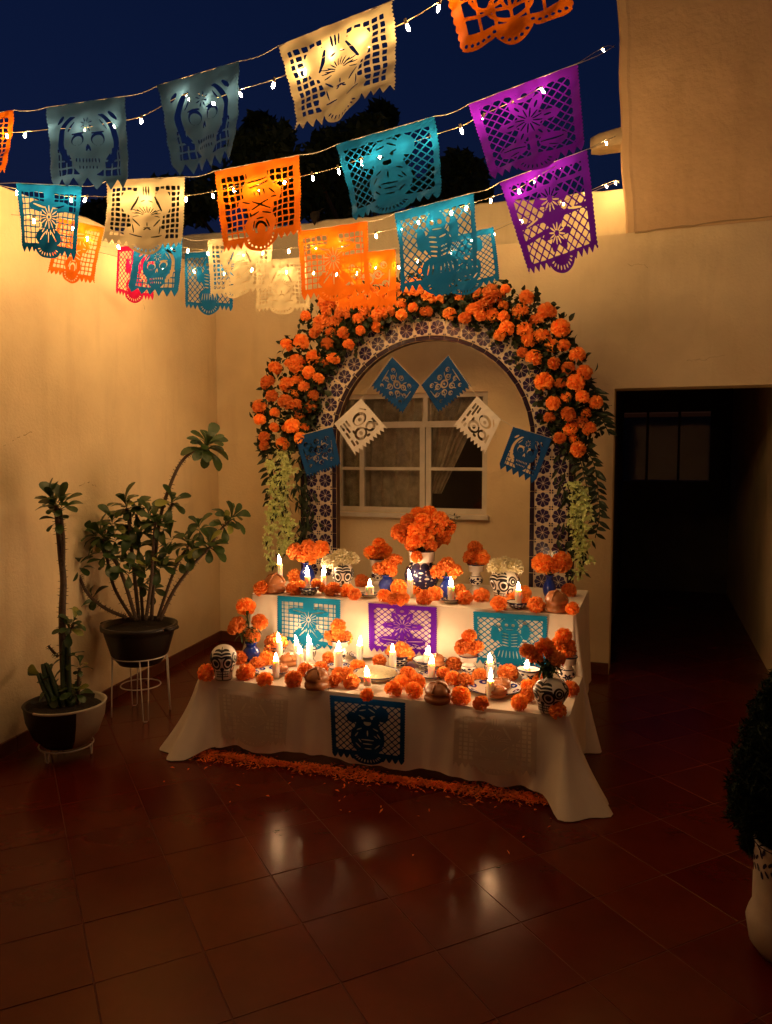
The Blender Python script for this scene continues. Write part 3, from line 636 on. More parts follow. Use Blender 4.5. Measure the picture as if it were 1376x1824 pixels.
for rk, rows in ROWS.items():
    pts = [ENDS[rk][0]]; 
    for k, (lab, colr, dn, px, d0, d1) in enumerate(rows):
        flag_px(lab, colr, dn, px, d0, d1, 136 if rk in 'AB' else 112, ph=k * 1.7 + ord(rk))
        pts += [(*px[0], d0), (*px[1], d1)]
    pts.append(ENDS[rk][1])
    c3 = [at(p[0], p[1], d=p[2]) + Vector((0, .004, .003)) for p in pts]
    path = []
    for i in range(len(c3) - 1):
        n = 6
        for q in range(n):
            t = q / n; path.append(c3[i].lerp(c3[i + 1], t) + Vector((0, 0, -.010 * 4 * t * (1 - t) if i % 2 == 0 else 0)))
    path.append(c3[-1])
    tag(MB().tube(path, .0015, 5).build('flag_cord', 'cord', None, True), f'thin pale cord carrying the paper flags of the {NAMES[rk]} row', 'cord', 'flag cords')
    # string lights a little behind the flags
    xs_ = [p[0] for p in pts]; ds_ = [p[2] for p in pts]
    root = thing('string_lights', f'string of small warm bulbs running behind the {NAMES[rk]} row of paper flags', 'string lights', group='strings of fairy lights')
    bp = [at(x, y - 6, d=float(np.interp(x, xs_, ds_)) + .06) for x, y in BULBS[rk]]
    e0, e1 = ENDS[rk]; full = [at(e0[0], e0[1] + 10, d=e0[2] + .05)] + bp + [at(e1[0], e1[1] + 4, d=e1[2])]
    MB().tube(spline(full, 6), .0017, 5).build('cable', 'cable', root, True)
    for p in bp:
        rt = (R(random.uniform(-25, 25)), R(random.uniform(-25, 25)), 0)
        bo = obj('bulb', bulb_me, root, p + Vector((0, 0, -.010)), rt); obj('socket', sock_me, bo)

# ================================================================== BLOOMS
def petal_ball(name, material, n, rad, petal, width, seed, top=.78, frill=.25, core=.62):
    g = random.Random(seed); mb = MB()
    for k in range(n):
        t = (k + .5) / n; z = 1 - t * (1 + top); a = k * 2.399963 + g.uniform(-.25, .25); q = math.sqrt(max(0, 1 - z * z))
        d = Vector((q * math.cos(a), q * math.sin(a), z)); s1 = d.cross(Vector((g.uniform(-1, 1), g.uniform(-1, 1), g.uniform(-1, 1)))).normalized(); s2 = d.cross(s1)
        lean = s2 * g.uniform(-.35, .35) + s1 * g.uniform(-.25, .25)
        L = petal * g.uniform(.8, 1.15); b0 = d * rad * core; m = b0 + (d + lean * .5).normalized() * L * .6; e = b0 + (d + lean * 1.3).normalized() * L
        wv = width * g.uniform(.8, 1.2)
        vs = [b0 - s1 * wv * .25, b0 + s1 * wv * .25, m - s1 * wv * .55, m + s1 * wv * .55,
              e - s1 * wv * .6 + s2 * wv * frill * g.uniform(-1, 1), e + d * L * .06 + s2 * wv * frill * g.uniform(-1, 1), e + s1 * wv * .6 + s2 * wv * frill * g.uniform(-1, 1)]
        mb.add(vs, [(0, 1, 3, 2), (2, 3, 5), (2, 5, 4), (3, 6, 5)])
    c = rad * core * 1.04
    mb.lathe([(.0001, -c * .9), (c * .7, -c * .62), (c, 0), (c * .75, c * .65), (.0001, c)], 8)
    return mb.mesh(name, material)
BLOOMS = [petal_ball('marigold', 'marigold', 120, 1.0, .52, .42, s, core=.58, frill=.5) for s in (1, 2, 3)]
FLATS = [petal_ball('marigold', 'marigold', 90, 1.0, .55, .46, s, top=.1, core=.55, frill=.5) for s in (4, 5)]
CREAMS = [petal_ball('cream_bloom', 'cream_bloom', 240, 1.0, .60, .24, s, top=.4, core=.5, frill=.3) for s in (6, 7)]
def rot3(): return (R(random.uniform(-40, 40)), R(random.uniform(-40, 40)), random.uniform(0, 6.28))
def bloom(parent, p, r, kind=0, name='bloom'):
    me = random.choice((BLOOMS, CREAMS, FLATS)[kind])
    return obj(name, me, parent, p, rot3() if kind == 0 else (R(random.uniform(-15, 15)), R(random.uniform(-15, 15)), random.uniform(0, 6)), (r * random.uniform(.95, 1.08), r * random.uniform(.95, 1.08), r * random.uniform(.86, .98)))
def leafpts(p, d, up, L, W, fold=.15, n=4):
    """curved leaf: strip of 2 x n quads from p along d"""
    d = Vector(d).normalized(); s = d.cross(Vector(up)); s = s.normalized() if s.length > 1e-4 else Vector((1, 0, 0)); nn = s.cross(d)
    vs = []
    for k in range(n + 1):
        t = k / n; wv = W * math.sin(math.pi * (t * .93 + .04) ** .8) ; c = Vector(p) + d * (L * t) + nn * (L * .35 * fold * 4 * t * (1 - t) - L * .12 * t * t)
        vs += [c - s * wv * .5 + nn * wv * fold, c, c + s * wv * .5 + nn * wv * fold]
    fs = []
    for k in range(n): o = k * 3; fs += [(o, o + 1, o + 4, o + 3), (o + 1, o + 2, o + 5, o + 4)]
    return vs, fs

# ================================================================== TILED ARCH
YA = 5.15; AX = (at(600, 850, y=YA).x + at(945, 850, y=YA).x) / 2; R0 = (at(945, 850, y=YA).x - at(600, 850, y=YA).x) / 2
ZS = at(770, 606, y=YA).z - R0
TP = .109; BW = .032; R3 = R0 + 2 * BW + 2 * TP
arch = thing('tiled_arch', 'free-standing arch faced with white tiles with dark blue medallions behind the altar', 'arch', (AX, YA, 0))
# wooden backing
b = MB(); prof = [(-R3 - .008, 0)] ; out_, inn = [], []
for k in range(49):
    a = math.pi * (1 - k / 48); out_.append((math.cos(a) * (R3 + .006), ZS + math.sin(a) * (R3 + .006))); inn.append((math.cos(a) * (R0 + .004), ZS + math.sin(a) * (R0 + .004)))
out_ = [(-R3 - .006, 0)] + out_ + [(R3 + .006, 0)]; inn = [(-R0 - .004, 0)] + inn + [(R0 + .004, 0)]
n = len(out_); vs = []
for (q, yy) in ((out_, .0), (inn, .0), (out_, .07), (inn, .07)): vs += [(x, yy, z) for x, z in q]
fs = []
for k in range(n - 1):
    fs += [(k, k + 1, n + k + 1, n + k), (2 * n + k, 3 * n + k, 3 * n + k + 1, 2 * n + k + 1), (k, 2 * n + k, 2 * n + k + 1, k + 1), (n + k, n + k + 1, 3 * n + k + 1, 3 * n + k)]
b.add(vs, fs); b.build('backing_board', 'wood', arch)
def medallion(x, y):
    r = np.hypot(x, y); a = np.arctan2(y, x); rad = .0462 + .003 * np.cos(8 * a)
    f = rad - r
    lines = np.full_like(x, -1.0)
    for k in range(8):
        t = k * math.pi / 4 + math.pi / 8; lines = np.maximum(lines, np.where(x * math.cos(t) + y * math.sin(t) > 0, .0016 - np.abs(x * math.sin(t) - y * math.cos(t)), -1))
    f = np.minimum(f, -lines); f = np.minimum(f, r - .005)
    f = np.maximum(f, .0125 - np.maximum(np.abs(np.abs(x) - .0535), np.abs(np.abs(y) - .0535)))
    return np.minimum(f, .0518 - np.maximum(np.abs(x), np.abs(y)))
g_ = np.linspace(-.0535, .0535, 34); X, Y = np.meshgrid(g_, g_); MF = medallion(X, Y)
tb = MB(); h = .0525
tb.add([(-h, -.008, -h), (h, -.008, -h), (h, -.008, h), (-h, -.008, h), (-h - .001, 0, -h), (h, 0, -h), (h, 0, h), (-h, 0, h)], [(0, 1, 2, 3), (0, 4, 5, 1), (1, 5, 6, 2), (2, 6, 7, 3), (3, 7, 4, 0)])
sheet(MF, g_, g_, lambda u, v: (u, -.0088, v), tb, 1)
tile2 = tb.mesh('glazed_tile', ['tile_white', 'tile_blue'])
edge_me = MB().box((0, -.005, 0), (BW - .003, .010, .105), bev=.0).mesh('border_tile', 'tile_edge')
for s in (-1, 1):
    for k in range(int((ZS - .45) / TP)):
        z = ZS - (k + .5) * TP
        for c in (R0 + BW + TP * .5, R0 + BW + TP * 1.5): obj('glazed_tile', tile2, arch, (s * c, random.uniform(-.0006, .0006), z), (R(random.uniform(-.4, .4)), R(random.uniform(-.5, .5)) + R(90) * random.randrange(4), R(random.uniform(-.4, .4))))
        for c in (R0 + BW * .5, R0 + BW * 1.5 + 2 * TP): obj('border_tile', edge_me, arch, (s * c, random.uniform(-.0006, .0006), z))
def ring(me, nm, r, n, sx=1.0):
    for k in range(n):
        a = math.pi * (k + .5) / n; obj(nm, me, arch, (math.cos(a) * r, random.uniform(-.0006, .0006), ZS + math.sin(a) * r), (0, R(90) - a, 0), (sx, 1, 1))
ring(tile2, 'glazed_tile', R0 + BW + TP * .5, 22); ring(tile2, 'glazed_tile', R0 + BW + TP * 1.5, 25)
e2 = MB().box((0, -.005, 0), (.0985, .010, BW - .003)).mesh('border_tile', 'tile_edge')
ring(e2, 'border_tile', R0 + BW * .5, 22); ring(e2, 'border_tile', R0 + BW * 1.5 + 2 * TP, 29)
# mortar between the tiles
b = MB(); mo, mi_ = [], []
for k in range(49):
    a = math.pi * (1 - k / 48); mo.append((math.cos(a) * R3, ZS + math.sin(a) * R3)); mi_.append((math.cos(a) * R0, ZS + math.sin(a) * R0))
mo = [(-R3, .3)] + mo + [(R3, .3)]; mi_ = [(-R0, .3)] + mi_ + [(R0, .3)]; n = len(mo)
b.add([(x, -.003, z) for x, z in mo] + [(x, -.003, z) for x, z in mi_], [(k, n + k, n + k + 1, k + 1) for k in range(n - 1)]); b.build('mortar', 'plaster', arch)

# ---- garland
GB = [(165,630,22),(200,568,24),(135,572,18),(100,605,18),(100,635,16),(85,545,18),(85,500,22),(137,520,18),(175,483,23),(208,455,18),(127,462,18),(112,415,22),(178,423,22),(240,430,20),(138,365,20),(190,350,16),(215,350,30),(272,328,22),(322,280,20),(180,283,22),(230,273,24),(278,240,18),(300,208,26),(245,182,18),(378,242,20),(437,233,15),(322,135,30),(318,165,20),(375,172,22),(380,140,26),(430,192,18),(455,170,20),(505,178,26),(440,135,26),(485,130,24),(400,110,22),(520,120,28),(560,90,24),(582,140,20),(590,85,22),(625,80,30),(622,152,18),(675,110,24),(660,25,16),(735,60,22),(713,125,18),(750,175,22),(785,115,18),
 (803,190,22),(838,165,26),(865,150,26),(860,180,20),(897,180,24),(940,185,18),(900,110,32),(945,88,18),(1020,117,22),(998,168,24),(1088,170,30),(950,225,26),(925,248,20),(1012,228,26),(1070,258,28),(1108,285,24),(1150,285,22),(1138,225,28),(1045,328,26),(1005,310,18),(1115,348,22),(1165,365,22),(1197,318,26),(1082,412,28),(1138,418,20),(1192,415,26),(1222,380,26),(1113,488,26),(1215,465,22),(1262,485,24),(1100,537,18),(1165,527,24),(1175,577,26),(1205,560,24),(1240,577,22),(1135,610,22),(1190,615,20),(1200,650,24),(350,200,20),(470,95,20),(540,165,18)]
def z3(zx, zy, y): return at(420 + zx / 1.966, 470 + zy / 1.966, y=y)
gar = thing('flower_garland', 'thick garland of orange marigolds and dark leaves over the tiled arch', 'garland', (AX, YA, ZS))
O = Vector((AX, YA, ZS)); centers = []
for (zx, zy, r) in GB:
    p = z3(zx, zy, YA - .085 + random.uniform(-.035, .02)); rr = size(r * 1.05 / 1.966, p) * random.uniform(.86, 1.1); centers.append(p); bloom(gar, p - O, rr, 0, 'marigold')
_have = [(c.x, c.z) for c in centers]
for k in range(400):
    a = random.uniform(.02, math.pi - .02); r = R3 + max(-.1, min(.09, random.gauss(.02, .06))); x, z = AX + math.cos(a) * r, ZS + math.sin(a) * r
    if min((x - q[0]) ** 2 + (z - q[1]) ** 2 for q in _have) < .074 ** 2 or r < R3 - .12: continue
    p = Vector((x, YA - .075 + random.uniform(-.03, .02), z)); _have.append((x, z)); centers.append(p); bloom(gar, p - O, random.uniform(.030, .046), 0, 'marigold')
fo = MB()
def round_leaf(p, s):
    d = Vector((random.gauss(0, 1), random.gauss(0, .6) - .5, random.gauss(0, 1))); v, f = leafpts(p, d, (random.gauss(0, 1), random.gauss(0, 1), random.gauss(0, 1)), s, s * random.uniform(.55, .9), .12, 3); fo.add(v, f)
for k in range(2000):
    a = random.uniform(-.05, math.pi + .05); zf = random.gauss(0, .5); r = R3 + .005 + .115 * zf
    round_leaf(Vector((math.cos(a) * r, -.02 - random.random() * .07, math.sin(a) * r)), random.uniform(.035, .062))
for c in centers:
    for k in range(20):
        d = Vector((random.gauss(0, 1), 0, random.gauss(0, 1))).normalized() * random.uniform(.03, .075); round_leaf(c - O + d + Vector((0, .03, 0)), random.uniform(.035, .06))
for k in range(46):     # sprigs sticking out of the outline
    a = random.uniform(0, math.pi); r = R3 + .02; base = Vector((math.cos(a) * r, -.04, math.sin(a) * r)); d = Vector((math.cos(a) + random.gauss(0, .5), random.gauss(0, .2), math.sin(a) + random.gauss(0, .5))).normalized()
    L = random.uniform(.06, .13); fo.tube([base, base + d * L], .002, 3)
    for j in range(5): round_leaf(base + d * L * (j + 1) / 5, random.uniform(.025, .04))
for s in (-1, 1):       # dark leaves hanging at both feet of the garland
    for k in range(150 if s < 0 else 80):
        x = s * (R3 + random.gauss(-.04 if s < 0 else -.03, .045)); z = -random.random() ** 1.2 * (.85 if s < 0 else 1.0) + .15
        v, f = leafpts((x, -.03 - random.random() * .05, z), (random.gauss(0, .5), random.gauss(0, .3), -1), (random.gauss(0, 1), -1, .2), random.uniform(.05, .10), random.uniform(.016, .028), .2, 3); fo.add(v, f)
tag(fo.build('foliage', 'leaf_garland', gar), None, None, kind='stuff')
def strand(pts, dens, parent, nm='blossom_strand', mt='pale_blossom', r=.026, spread=.023):
    m = MB(); P = spline(pts, 10)
    m.tube([p - O for p in P], .002, 3, 1)
    for k in range(dens):
        p = random.choice(P) + Vector((random.gauss(0, spread), random.gauss(0, spread * .5) - .01, random.gauss(0, .01))) - O
        for j in range(4):
            d = Vector((random.gauss(0, 1), random.gauss(0, 1) - .4, random.gauss(-.4, 1))); v, f = leafpts(p, d, (random.gauss(0, 1), random.gauss(0, 1), 1), r * random.uniform(.9, 1.5), r * random.uniform(.7, 1.0), .35, 2); m.add(v, f, 0)
        if random.random() < .25:
            v, f = leafpts(p, (random.gauss(0, .6), -.2, -1), (0, -1, .3), .06, .018, .2, 2); m.add(v, f, 1)
    m.v = m.v
    return tag(m.build(nm, [mt, "leaf_garland"], parent), None, None, kind="stuff")
def strand_z3(q, y, **kw): return strand([z3(a, c, y) for a, c in q], parent=gar, **kw)
strand_z3([(125, 690), (135, 780), (128, 880), (120, 960), (125, 1060)], YA - .07, dens=125)
strand_z3([(165, 660), (180, 720), (172, 800), (170, 900), (155, 1000)], YA - .08, dens=120)
strand_z3([(185, 690), (150, 860), (190, 920), (175, 1010)], YA - .06, dens=125)
strand_z3([(1185, 770), (1200, 830), (1190, 900), (1215, 980), (1200, 1090)], YA - .07, dens=130)
strand_z3([(1215, 800), (1230, 880), (1205, 950), (1230, 1040)], YA - .06, dens=95)
def ruscus(q, y, n=26):
    P = spline([z3(a, c, y) for a, c in q], 8); m = MB(); m.tube([p - O for p in P], .003, 4)
    for k in range(n):
        i = int(k / n * (len(P) - 2)); p = P[i] - O; t = (P[i + 1] - P[i]).normalized(); s = 1 if k % 2 else -1
        v, f = leafpts(p, t * .6 + Vector((s * .9, random.gauss(-.2, .3), random.gauss(0, .2))), (0, -1, .3), random.uniform(.06, .095), random.uniform(.024, .034), .15, 4); m.add(v, f)
    m.build('leaf_spray', 'leaf_dark', gar)
ruscus([(1190, 400), (1240, 430), (1275, 470), (1290, 540)], YA - .05, 16); ruscus([(1235, 520), (1280, 540), (1310, 600)], YA - .05, 14)
ruscus([(1220, 640), (1255, 700), (1270, 800), (1275, 880), (1260, 960)], YA - .05, 34); ruscus([(1200, 660), (1230, 780), (1240, 900)], YA - .05, 26)
ruscus([(110, 650), (120, 760), (118, 860)], YA - .04, 24); ruscus([(150, 640), (160, 740), (160, 830)], YA - .04, 22)
# ---- flags hung inside the arch
GA = 'small paper flags strung across the arch'
def aflag(label, col, dn, q, dy, n=100, y0=.03): return flag(label, col, dn, *[z3(a, c, YA - y0 + (dy if i > 1 else 0)) for i, (a, c) in enumerate(q)], n, belly=.008, group=GA)
aflag('navy cut paper flag turned like a diamond, left of the pair at the arch top', 'navy', d_rose, ((548, 325), (645, 425), (578, 535), (466, 440)), .01)
aflag('navy cut paper flag turned like a diamond, right of the pair at the arch top', 'navy', d_rose, ((650, 425), (745, 320), (835, 440), (718, 530)), .01)
aflag('white cut paper flag tilted in front of the left window panes', 'white', d_poodle, ((345, 560), (440, 472), (540, 585), (425, 680)), .01)
aflag('white cut paper flag tilted in front of the right window panes', 'white', d_poodle, ((845, 462), (930, 545), (868, 675), (755, 575)), .01)
aflag('navy cut paper flag with a skull hanging on the left arch pillar', 'navy', d_rose, ((208, 608), (340, 570), (372, 718), (252, 762)), -.03, y0=.125)
aflag('navy cut paper flag with a skull hanging on the right arch pillar', 'navy', d_skull, ((972, 570), (1108, 612), (1045, 780), (915, 722)), -.03, y0=.11)
cp = [z3(a, c, YA - (.123 if a < 345 else .108 if a > 960 else .028)) for a, c in ((205, 606), (340, 570), (345, 560), (440, 472), (548, 325), (648, 426), (745, 320), (845, 462), (930, 545), (972, 570), (1110, 612))]
tag(MB().tube(cp, .0018, 4).build('flag_cord', 'cord', None, True), 'thin white thread carrying the small flags across the arch', 'cord')

# ================================================================== THE ALTAR
ZL, ZU = .40, .73
a0, a1 = at(347, 1209, z=ZL), at(1016, 1274, z=ZL); u0, u1 = at(449, 1057, z=ZU), at(1027, 1097, z=ZU)
YL = (a0.y + a1.y) / 2; YU = (u0.y + u1.y) / 2; YUB = YA - .09
def drape(name, label, x0, x1, yf, yb, zt, hem_f, hem_s, flare, fold, sl=1.0):
    """table cloth: top sheet plus a skirt that flares into points at the two front corners"""
    rc = .022; path = []          # (x, y, nx, ny, corner weight, side)
    def side(p, q, n, m, tagv):
        for k in range(m): t = k / (m - 1); path.append((p[0] + (q[0] - p[0]) * t, p[1] + (q[1] - p[1]) * t, n[0], n[1], tagv, t))
    side((x0, yb), (x0, yf + rc), (-1, 0), 26, 'l')
    for k in range(1, 12): q = math.pi * .5 * k / 12; path.append((x0 + rc - math.cos(q) * rc, yf + rc - math.sin(q) * rc, -math.cos(q), -math.sin(q), 'c', k / 12))
    side((x0 + rc, yf), (x1 - rc, yf), (0, -1), 90, 'f')
    for k in range(1, 12): q = math.pi * .5 * k / 12; path.append((x1 - rc + math.sin(q) * rc, yf + rc - math.cos(q) * rc, math.sin(q), -math.cos(q), 'c', k / 12))
    side((x1, yf + rc), (x1, yb), (1, 0), 26, 'r')
    rows = 16; vs = []; s = 0; prev = None
    cl, cr = Vector((x0, yf)), Vector((x1, yf))
    for r in range(rows + 1):
        t = r / rows
        for i, (x, y, nx, ny, sd, tt) in enumerate(path):
            p = Vector((x, y)); dc = min((p - cl).length, (p - cr).length); left = (p - cl).length < (p - cr).length
            c = math.exp(-(dc / .10) ** 2)
            base = hem_f if sd in 'fc' else hem_s * min(1, tt if sd == 'r' else 1 - tt) + hem_f * (1 - min(1, tt if sd == 'r' else 1 - tt))
            hem = base * (1 - c) + .006 * c
            hem += .012 * math.sin(i * .21) * (1 - c) + .006 * math.sin(i * .53 + 1) * (1 - c)
            o = (.012 + flare * c * (sl if left else 1)) * t ** 1.08 + fold * t * (math.sin(i * .37) + .6 * math.sin(i * .83 + 2)) * (1 - c) + .006 * t * math.sin(i * 1.3 + t * 2)
            o -= .02 * math.sin(t * math.pi) * c
            o += .022 * c * t * math.sin(i * .95)
            near = math.exp(-(dc / .30) ** 2) * (1 - c); o += .034 * near * t * math.sin(dc * 46) + .010 * t * (1 - c) * math.sin(i * .12 + 1.7)
            for i0 in (52, 71, 88, 109): o += .0045 * math.exp(-((i - i0) / 1.3) ** 2) * (.4 + .6 * math.sin(t * 2.6))
            tz = t + (0 if r == 0 else 0)
            rd = .007 * math.sin(min(1, t * 8) * math.pi / 2)
            vs.append((x + nx * (o + rd), y + ny * (o + rd), zt - (zt - hem) * tz - .0 ))
    n = len(path); fs = [(r * n + i, r * n + i + 1, (r + 1) * n + i + 1, (r + 1) * n + i) for r in range(rows) for i in range(n - 1)]
    m = MB().add(vs, fs); gx, gy = 60, 18; vs = []
    for j in range(gy + 1):
        for i in range(gx + 1):
            x, y = x0 + (x1 - x0) * i / gx, yf + (yb - yf) * j / gy
            # keep the sheet inside the rounded corner
            for cx in (x0, x1):
                q = Vector((x - (cx + (rc if cx == x0 else -rc)), y - (yf + rc)))
                if abs(x - cx) < rc and y < yf + rc and q.length > rc: q = q.normalized() * rc; x, y = cx + (rc if cx == x0 else -rc) + q.x, yf + rc + q.y
            vs.append((x, y, zt + .0008 * math.sin(i * 1.1) * math.sin(j * .9)))
    m.add(vs, [(j * (gx + 1) + i, j * (gx + 1) + i + 1, (j + 1) * (gx + 1) + i + 1, (j + 1) * (gx + 1) + i) for j in range(gy) for i in range(gx)])
    return tag(m.build(name, 'cloth', None, True), label, 'tablecloth', 'white cloths over the two altar tiers')
drape('tablecloth', 'white tablecloth over the lower front tier, its corners trailing on the floor', a0.x, a1.x, YL, YU + .10, ZL, .055, .03, .19, .006, .95)
drape('tablecloth', 'white tablecloth over the upper rear tier below the arch', u0.x, u1.x, YU, YUB, ZU, .02, .20, .13, .004)
GC = 'paper flags hung on the altar cloth fronts'
def cflag(label, col, dn, q, y, n=120): return flag(label, col, dn, *[at(a, c, y=y) for a, c in q], n, belly=.003, group=GC)
cflag('bright teal cut paper flag on the upper altar cloth at left', 'cyan', d_bird, ((494, 1061), (607, 1068), (606, 1168), (494, 1150)), YU - .024)
cflag('purple cut paper flag on the upper altar cloth in the middle', 'purple', d_flower, ((656, 1074), (779, 1082), (778, 1178), (657, 1168)), YU - .024)
cflag('bright teal cut paper flag on the upper altar cloth at right', 'cyan', d_bones, ((843, 1089), (976, 1098), (974, 1205), (845, 1190)), YU - .024)
cflag('dark blue cut paper flag in the middle of the lower altar cloth', 'deep', d_bear, ((587, 1238), (723, 1252), (721, 1372), (592, 1356)), YL - .052)
cflag('white cut paper flag on the left part of the lower altar cloth', 'ivory', d_catrina, ((388, 1226), (515, 1240), (509, 1338), (395, 1325)), YL - .054)
cflag('white cut paper flag on the right part of the lower altar cloth', 'ivory', d_catrina, ((810, 1262), (958, 1278), (956, 1392), (806, 1374)), YL - .054)

# ------------------------------------------------------------------ candles
def flame_prof(s): return [(.0001, 0), (.0068 * s, .003 * s), (.0102 * s, .011 * s), (.0098 * s, .020 * s), (.0066 * s, .030 * s), (.0028 * s, .040 * s), (.0001, .047 * s)]
flame_me = MB().lathe(flame_prof(1.2), 10).mesh('flame', 'flame_light', True)
wick_me = MB().tube([(0, 0, -.004), (.001, 0, .006), (.002, .001, .011)], .0012, 4).mesh('wick', 'wick')
CANDLES = 'lit white altar candles'
def candle(label, px, base, top, wpx, z, dz=0.0):
    p = at(px, base, z=z + dz); h_ = max(.02, size(base - top, p)); r = size(wpx, p) / 2 * .92
    c = thing('candle', label, 'candle', p, random.uniform(0, 6), CANDLES)
    def wob(rr, zz_, q): return rr * (1 + .03 * math.sin(q * 2 + zz_ * 60) + .02 * math.sin(q * 5))
    b = MB(); b.lathe([(r * 1.02, 0), (r, .004), (r * .99, h_ * .5), (r * .985, h_ - .006), (r * .93, h_ - .001), (r * .75, h_), (r * .55, h_ - .004), (.0001, h_ - .007)], 16, fn=wob)
    for k in range(random.randint(2, 5)):
        q = random.uniform(0, 6.28); L_ = h_ * random.uniform(.25, .8); e_ = Vector((math.cos(q), math.sin(q), 0)) * r * .97
        b.tube([e_ + Vector((0, 0, h_ - .004)), e_ * 1.04 + Vector((0, 0, h_ - L_ * .5)), e_ * 1.05 + Vector((0, 0, h_ - L_)), e_ * 1.0 + Vector((0, 0, h_ - L_ - .003))], [r * .10, r * .12, r * .19, r * .05], 6)
    b.build('wax', 'wax', c, True)
    obj('wick', wick_me, c, (0, 0, h_ - .006)); obj('flame', flame_me, c, (random.uniform(-.001, .001), 0, h_ + .001), (R(random.uniform(-9, 9)), R(random.uniform(-9, 9)), 0), (s_ := random.uniform(.75, 1.05), s_, random.uniform(.7, 1.12)))
    return c
# ------------------------------------------------------------------ painted ceramics
def prof_r(prof):
    zs_ = [z for _, z in prof]; rs_ = [r for r, _ in prof]
    return lambda z: float(np.interp(z, zs_, rs_))
def pat_cells(a, v):        # dark cells parted by white lines
    f = np.full_like(a, -1.0); n = 9
    for row in range(5):
        for k in range(n):
            ca = (k + .5 * (row % 2)) * 2 * math.pi / n - math.pi; da = (a - ca + math.pi) % (2 * math.pi) - math.pi
            q = ell(da, v, 0, .12 + row * .19, .345, .112); q  = np.minimum(q, -(ell(da, v, .05, .12 + row * .19, .16, .03))) if (row + k) % 3 == 0 else q
            f = np.maximum(f, q)
    return f
def pat_flowers(a, v):
    f = np.full_like(a, -1.0); n = 4
    for k in range(n):
        ca = k * 2 * math.pi / n - math.pi + .5; da = (a - ca + math.pi) % (2 * math.pi) - math.pi
        rr = np.hypot(da * .42, v - .5); an = np.arctan2(v - .5, da * .42)
        f = np.maximum(f, np.minimum((.20 + .07 * np.cos(6 * an)) - rr, np.maximum(.05 - rr, rr - .07)))
        d2 = (a - ca - math.pi / n + math.pi) % (2 * math.pi) - math.pi
        f = np.maximum(f, ell(d2, v, 0, .72, .22, .11)); f = np.maximum(f, ell(d2, v, 0, .28, .22, .11))
    f = np.maximum(f, .028 - np.abs(v - .06)); return np.maximum(f, .028 - np.abs(v - .95))
def pat_stripes(a, v): return np.minimum(np.abs(np.sin(a * 5)) - .62, np.minimum(v - .12, .9 - v) * 2)
def pat_scale(a, v): return np.maximum(np.minimum(np.abs(np.sin(a * 4 + np.floor(v * 4) * 1.57)) - .35, .10 - np.abs((v * 4) % 1 - .5) * .25), .04 - np.abs(v - .97))
def paint(parent, prof, z0, z1, pat, mt='paint_blue', na=110, nv=36, nm='painted_pattern'):
    us = np.linspace(-math.pi, math.pi, na); vs_ = np.linspace(0, 1, nv); A, V = np.meshgrid(us, vs_); rf = prof_r(prof)
    def fn(u, v): z = z0 + (z1 - z0) * v; r = rf(z) + .0009; return (r * math.cos(u), r * math.sin(u), z)
    return tag(sheet(pat(A, V), us, vs_, fn, MB()).build(nm, mt, parent, True), None, None, kind='stuff')
def pot(label, name, cat, px, base, z, wpx, hpx, shape, pat, body='ceramic_white', group=None, patmat='paint_blue', dz=0):
    p = at(px, base, z=z + dz); Rm, H = size(wpx, p) / 2, size(hpx, p); t = thing(name, label, cat, p, random.uniform(0, 6), group)
    prof = [(r * Rm, zz_ * H) for r, zz_ in shape]; inner = [(max(.0001, prof[-1][0] - .004), H - .001), (max(.0001, prof[-1][0] - .007), H * .75), (.0001, H * .7)]
    MB().lathe([(.0001, 0)] + prof + inner, 28).build('body', body, t, True)
    if pat: paint(t, prof, *(pat[1] * H, pat[2] * H), pat[0], patmat)
    rr = prof[-1][0]; MB().tube([(rr * math.cos(q), rr * math.sin(q), H) for q in np.linspace(0, 2 * math.pi, 25)], .0035, 6, cap=False).build('rim', 'paint_blue' if body != 'cobalt' else 'cobalt', t, True)
    return p, Rm, H
BIG = [(.42, 0), (.55, .03), (.80, .14), (.98, .32), (1.0, .45), (.88, .60), (.62, .72), (.48, .80), (.50, .88), (.70, .97), (.78, 1.0)]
BLUEV = [(.5, 0), (.62, .04), (.9, .22), (1.0, .42), (.9, .60), (.6, .76), (.48, .84), (.55, .94), (.66, 1.0)]
PED = [(.85, 0), (.95, .05), (.60, .13), (.42, .20), (.78, .32), (.85, .45), (.62, .58), (.50, .66), (.62, .80), (.92, .95), (1.0, 1.0)]
CUP = [(.55, 0), (.6, .06), (.5, .14), (.62, .35), (.85, .7), (1.0, 1.0)]
BOWL = [(.42, 0), (.5, .08), (.70, .35), (.9, .75), (1.0, 1.0)]
STICK = [(.8, 0), (.85, .06), (.55, .18), (.5, .3), (.8, .5), (.95, .75), (1.0, 1.0)]
